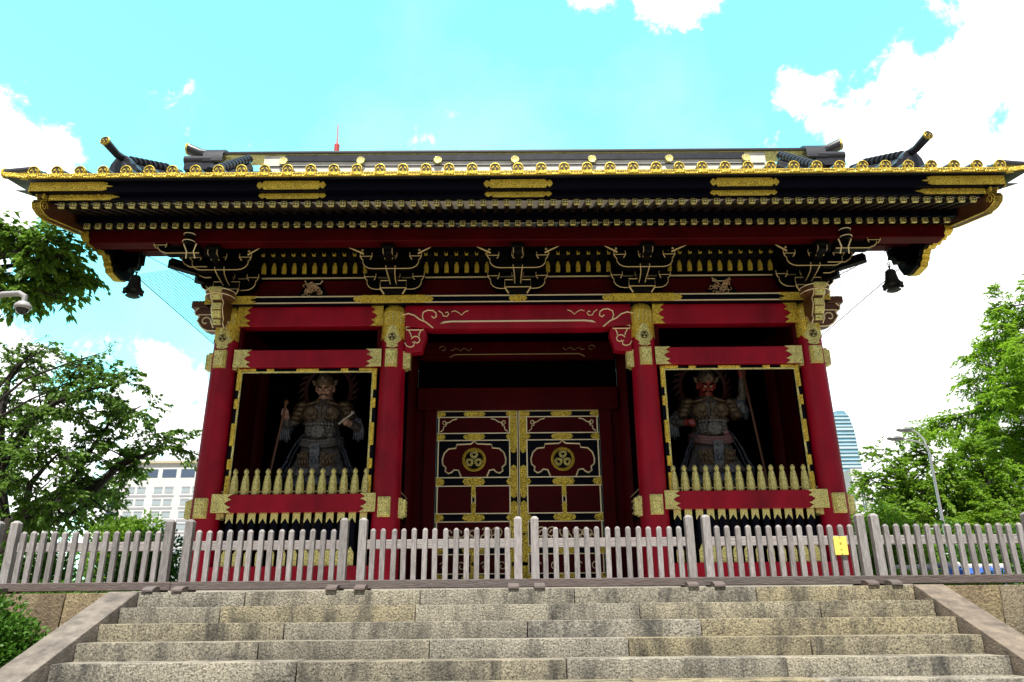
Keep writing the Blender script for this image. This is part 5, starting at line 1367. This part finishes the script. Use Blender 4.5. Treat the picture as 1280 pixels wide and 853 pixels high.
for k, (x, lab) in enumerate(((5.9, 'low yellow green plants behind the right fence beside the gate'), (7.2, 'low yellow green plants in front of the blue tarpaulin'), (8.6, 'low yellow green plants near the right frame edge'))):
    shrub(lab, (x, .2 + .3 * k, .05), (.75, .35, .26), 2200, LEAF_F, (.06, .03), 70 + k, group='low plants behind the fence', lump=14, name='low_plant', cat='plant')
shrub('low plants behind the left fence at the edge of the terrace', (-6.6, -.6, .0), (1.6, .4, .22), 3000, LEAF_E, (.06, .03), 75, group='low plants behind the fence', lump=20, name='low_plant', cat='plant')

#%%FAR
# ------------------------------------------------------------------ tarpaulin heap, street lamp, camera pole
tp = empty('tarpaulin_heap', (7.55, 1.9, 0), 'heap under a blue tarpaulin behind the right fence', 'heap')
b = MB(); n = 14; vs = []
hr = random.Random(9)
for i in range(n + 1):
    for j in range(7):
        u, v = i / n * 2 - 1, j / 6 * 2 - 1
        vs.append((u * 1.35, v * .5, max(0, (.40 + hr.uniform(-.05, .06)) * (1 - abs(u) ** 4) * (1 - abs(v) ** 3))))
b.add(vs, [(i * 7 + j, (i + 1) * 7 + j, (i + 1) * 7 + j + 1, i * 7 + j + 1) for i in range(n) for j in range(6)])
b.build('tarpaulin', mat('blue_tarp', (.02, .09, .45), .45, var=.3, scale=4), tp, smooth=25)
b = MB()
for k in range(5): b.cbox((-.9 + .42 * k, .1, .43 + hr.uniform(-.02, .04)), (.34, .22, .10), Matrix.Rotation(hr.uniform(-.4, .4), 3, 'Z'))
b.build('sandbag', mat('white_sack', (.62, .6, .56), .8, var=.15), tp, bevel=.03)

lp = empty('street_lamp', (9.93, 6.3, 0), 'tall pale street lamp with two curved arms above the right trees', 'street lamp')
LK = lambda p: (p[0] * .70, p[1] * .70, (p[2] + .3) * .702 - .3)
MB().tube([(0, 0, -.05), (0, 0, 1.7), (0, 0, 3.36)], [.038, .034, .03], 12).build('pole', STEEL, lp)
for (pts, hd) in (([(0, 0, 4.8), (-.08, 0, 5.1), (-.3, 0, 5.22), (-.62, 0, 5.28), (-.85, 0, 5.32)], (-1.08, 0, 5.34)), ([(0, 0, 4.8), (-.04, .12, 5.35), (-.18, .25, 5.62), (-.30, .3, 5.70)], (-.52, .35, 5.72))):
    hd = LK(hd); MB().tube([LK(q) for q in pts], .021, 8).build('arm', STEEL, lp)
    h = MB(); h.lathe([(.015, -.21), (.06, -.17), (.10, -.04), (.10, .07), (.05, .19), (.02, .22)], hd, 14, 'X', 1, .62); hh = h.build('lamp_head', mat('lamp_shell', (.16, .17, .18), .4) if 'lamp_shell' not in bpy.data.materials else bpy.data.materials['lamp_shell'], lp)
    MB().lathe([(.015, -.15), (.06, -.07), (.06, .04), (.02, .12)], (hd[0], hd[1], hd[2] - .026), 12, 'X', 1, .62).build('lens', STEEL, hh)

cpole = empty('security_camera_pole', (-6.22, -4.0, -1.74), 'white dome security camera on a grey pole at the left frame edge', 'security camera')
cz = lambda z: z + 1.74
MB().tube([(0, 0, 0), (0, 0, cz(3.6))], .075, 14).build('pole', STEEL, cpole)
b = MB()
for z in (2.86, 2.98, 3.12, 3.24): b.lathe([(.083, cz(z)), (.085, cz(z) + .02), (.083, cz(z) + .04)], (0, 0, 0), 14)
b.build('clamp_band', IRON, cpole)
b = MB(); b.box(.07, .26, -.09, .09, cz(2.84), cz(3.27)); b.build('mount_box', WPAINT, cpole, bevel=.015)
b = MB(); b.tube([(.24, 0, cz(3.06)), (.42, 0, cz(3.13)), (.60, 0, cz(3.14)), (.67, 0, cz(3.10)), (.67, 0, cz(3.02))], [.04, .034, .033, .033, .03], 10); b.build('camera_arm', WPAINT, cpole)
dm = MB().lathe([(.03, cz(3.04)), (.055, cz(3.03)), (.085, cz(2.995)), (.09, cz(2.965)), (.078, cz(2.95))], (.67, 0, 0), 18).build('camera_housing', WPAINT, cpole, smooth=50)
MB().ball((.67, 0, cz(2.945)), (.064, .064, .06), 16).build('dome_lens', GLASSD, dm)

# ------------------------------------------------------------------ far buildings
HW = mat('white_facade', (.72, .73, .74), .8, var=.05, scale=.3); HG = mat('grey_facade', (.42, .42, .43), .8, var=.1, scale=.3)
WIN = mat('pale_window', (.42, .50, .55), .25); WIND = mat('dark_window', (.10, .14, .22), .2); SHD = mat('grey_spandrel', (.40, .42, .47), .7)
hx, hy = -118.2, 220.0
ht = empty('hotel_building', (hx, hy, -1.75), 'long white hotel with rows of paired windows, left of the gate', 'building')
Hh = 46.3
MB().box(0, 42, 0, 25, 0, Hh).build('wall', HW, ht)
MB().box(-.4, 42.4, -.5, 25.4, Hh, Hh + .7).build('roof_edge', mat('cream_cornice', (.55, .5, .36), .7), ht)
MB().box(-4.6, 0, 3.0, 25, 0, Hh - 8).build('side_wing', HG, ht)
wn = []
WP = None
def wincopy(o, loc):
    c = o.copy(); COL.objects.link(c); c.parent = ht; c.location = loc; return c
w1 = MB().box(0, 4.2, -.06, 0, 0, 2.5).build('window', WIND, ht); w1.location = (1.2, 0, Hh - 4.3)
for k in range(1, 7): wincopy(w1, (1.2 + 5.6 * k, 0, Hh - 4.3))
w2 = MB().box(0, 2.5, -.06, 0, 0, 1.9).build('window', WIN, ht); 
MB().box(-.05, 2.55, -.11, -.062, 1.55, 1.95).build('window_head', SHD, w2)
first = True
for f in range(7):
    z = Hh - 9.0 - 3.62 * f
    for k in range(-1, 7):
        for q in (0, 3.25):
            x = 5.2 + 9.05 * k * .92 + q - 3.0
            if x < .3 or x > 40: continue
            if first: w2.location = (x, 0, z); first = False
            else:
                c = wincopy(w2, (x, 0, z)); d = w2.children[0].copy(); COL.objects.link(d); d.parent = c
    for k in range(-1, 6):
        x = 5.2 + 9.05 * k * .92 - 3.4
        b = MB().box(max(x, .1), x + 6.6, -.07, 0, z - 1.1, z - .55).build('spandrel', SHD, ht)
b = None
for f in range(8):
    MB().box(-4.5, -.3, 2.9, 3.0, Hh - 12.5 - 3.6 * f, Hh - 10.6 - 3.6 * f).build('side_window', WIND, ht)

tw = empty('glass_tower', (184.5, 400, -1.75), 'pale blue glass high rise with curved top right of the gate', 'building')
b = MB(); top = 107.5
prof = [(-9.5, 0), (7.6, 0), (7.2, 40), (6.4, 70), (5.2, 96), (3.6, 104), (1.2, top), (-2.5, top), (-6.0, top - 1.5), (-8.5, top - 5), (-9.5, top - 9)]
b.prism(prof, 0, 18, 'Y'); b.build('tower_body', mat('blue_glass', (.20, .42, .54), .3, var=.12, scale=.15), tw)
for k in range(38):
    z = 28 + 2.07 * k
    hw = np.interp(z, [0, 40, 70, 96, 104, top], [7.6, 7.2, 6.4, 5.2, 3.6, 1.2]); lw = np.interp(z, [0, top - 9, top - 5, top - 1.5], [9.5, 9.5, 8.5, 6])
    MB().box(-lw - .1, hw + .1, -.35, 0, z, z + (.55, .9, .4, 1.2, .6)[k % 5]).build('floor_band', mat('pale_band', (.56, .70, .78), .6) if 'pale_band' not in bpy.data.materials else bpy.data.materials['pale_band'], tw)
ob = empty('office_block', (187.2, 330, -1.75), 'low white office block at the foot of the glass tower', 'building')
MB().box(-40, -32.2 + 1.5, 0, 14, 0, 62).build('wall', HW, ob) if False else None
MB().box(-34.5, -27.5, 0, 14, 0, 62.5).build('wall', HW, ob)
for k in range(2): MB().box(-31.2 + k * 1.0, -30.6 + k * 1.0, -.08, 0, 44, 58).build('window', WIND, ob)

rt_ = empty('radio_tower', (-129.0, 480, -1.75), 'red and white tip of a distant radio tower above the roof ridge', 'tower')
TRED = mat('tower_red', (.55, .06, .05), .6); TWH = mat('tower_white', (.75, .72, .72), .6)
for sx in (-1, 1):
    for sy in (-1, 1):
        MB().tube([(sx * 38, sy * 38, 0), (sx * 20, sy * 20, 60), (sx * 9, sy * 9, 150), (sx * 3.2, sy * 3.2, 250), (sx * 1.2, sy * 1.2, 318)], [2, 1.6, 1.2, .8, .5], 6).build('tower_leg', TRED, rt_)
b = MB()
for z, w in ((60, 20), (105, 14), (150, 9), (200, 6), (250, 3.2), (285, 2.1)):
    for a, c in (((-w, -w), (w, -w)), ((w, -w), (w, w)), ((w, w), (-w, w)), ((-w, w), (-w, -w))): b.tube([(a[0], a[1], z), (c[0], c[1], z)], .5, 5)
b.build('cross_brace', TWH, rt_)
MB().box(-13, 13, -13, 13, 146, 156).build('observation_deck', TWH, rt_)
MB().lathe([(1.9, 326), (2.0, 337.5), (1.2, 338.5)], (0, 0, 0), 10).build('antenna_base', TRED, rt_)
MB().tube([(0, 0, 338), (-.3, 0, 350), (-.6, 0, 356)], [.75, .6, .45], 8).build('antenna_mast', mat('mast_pink', (.62, .30, .32), .6), rt_)
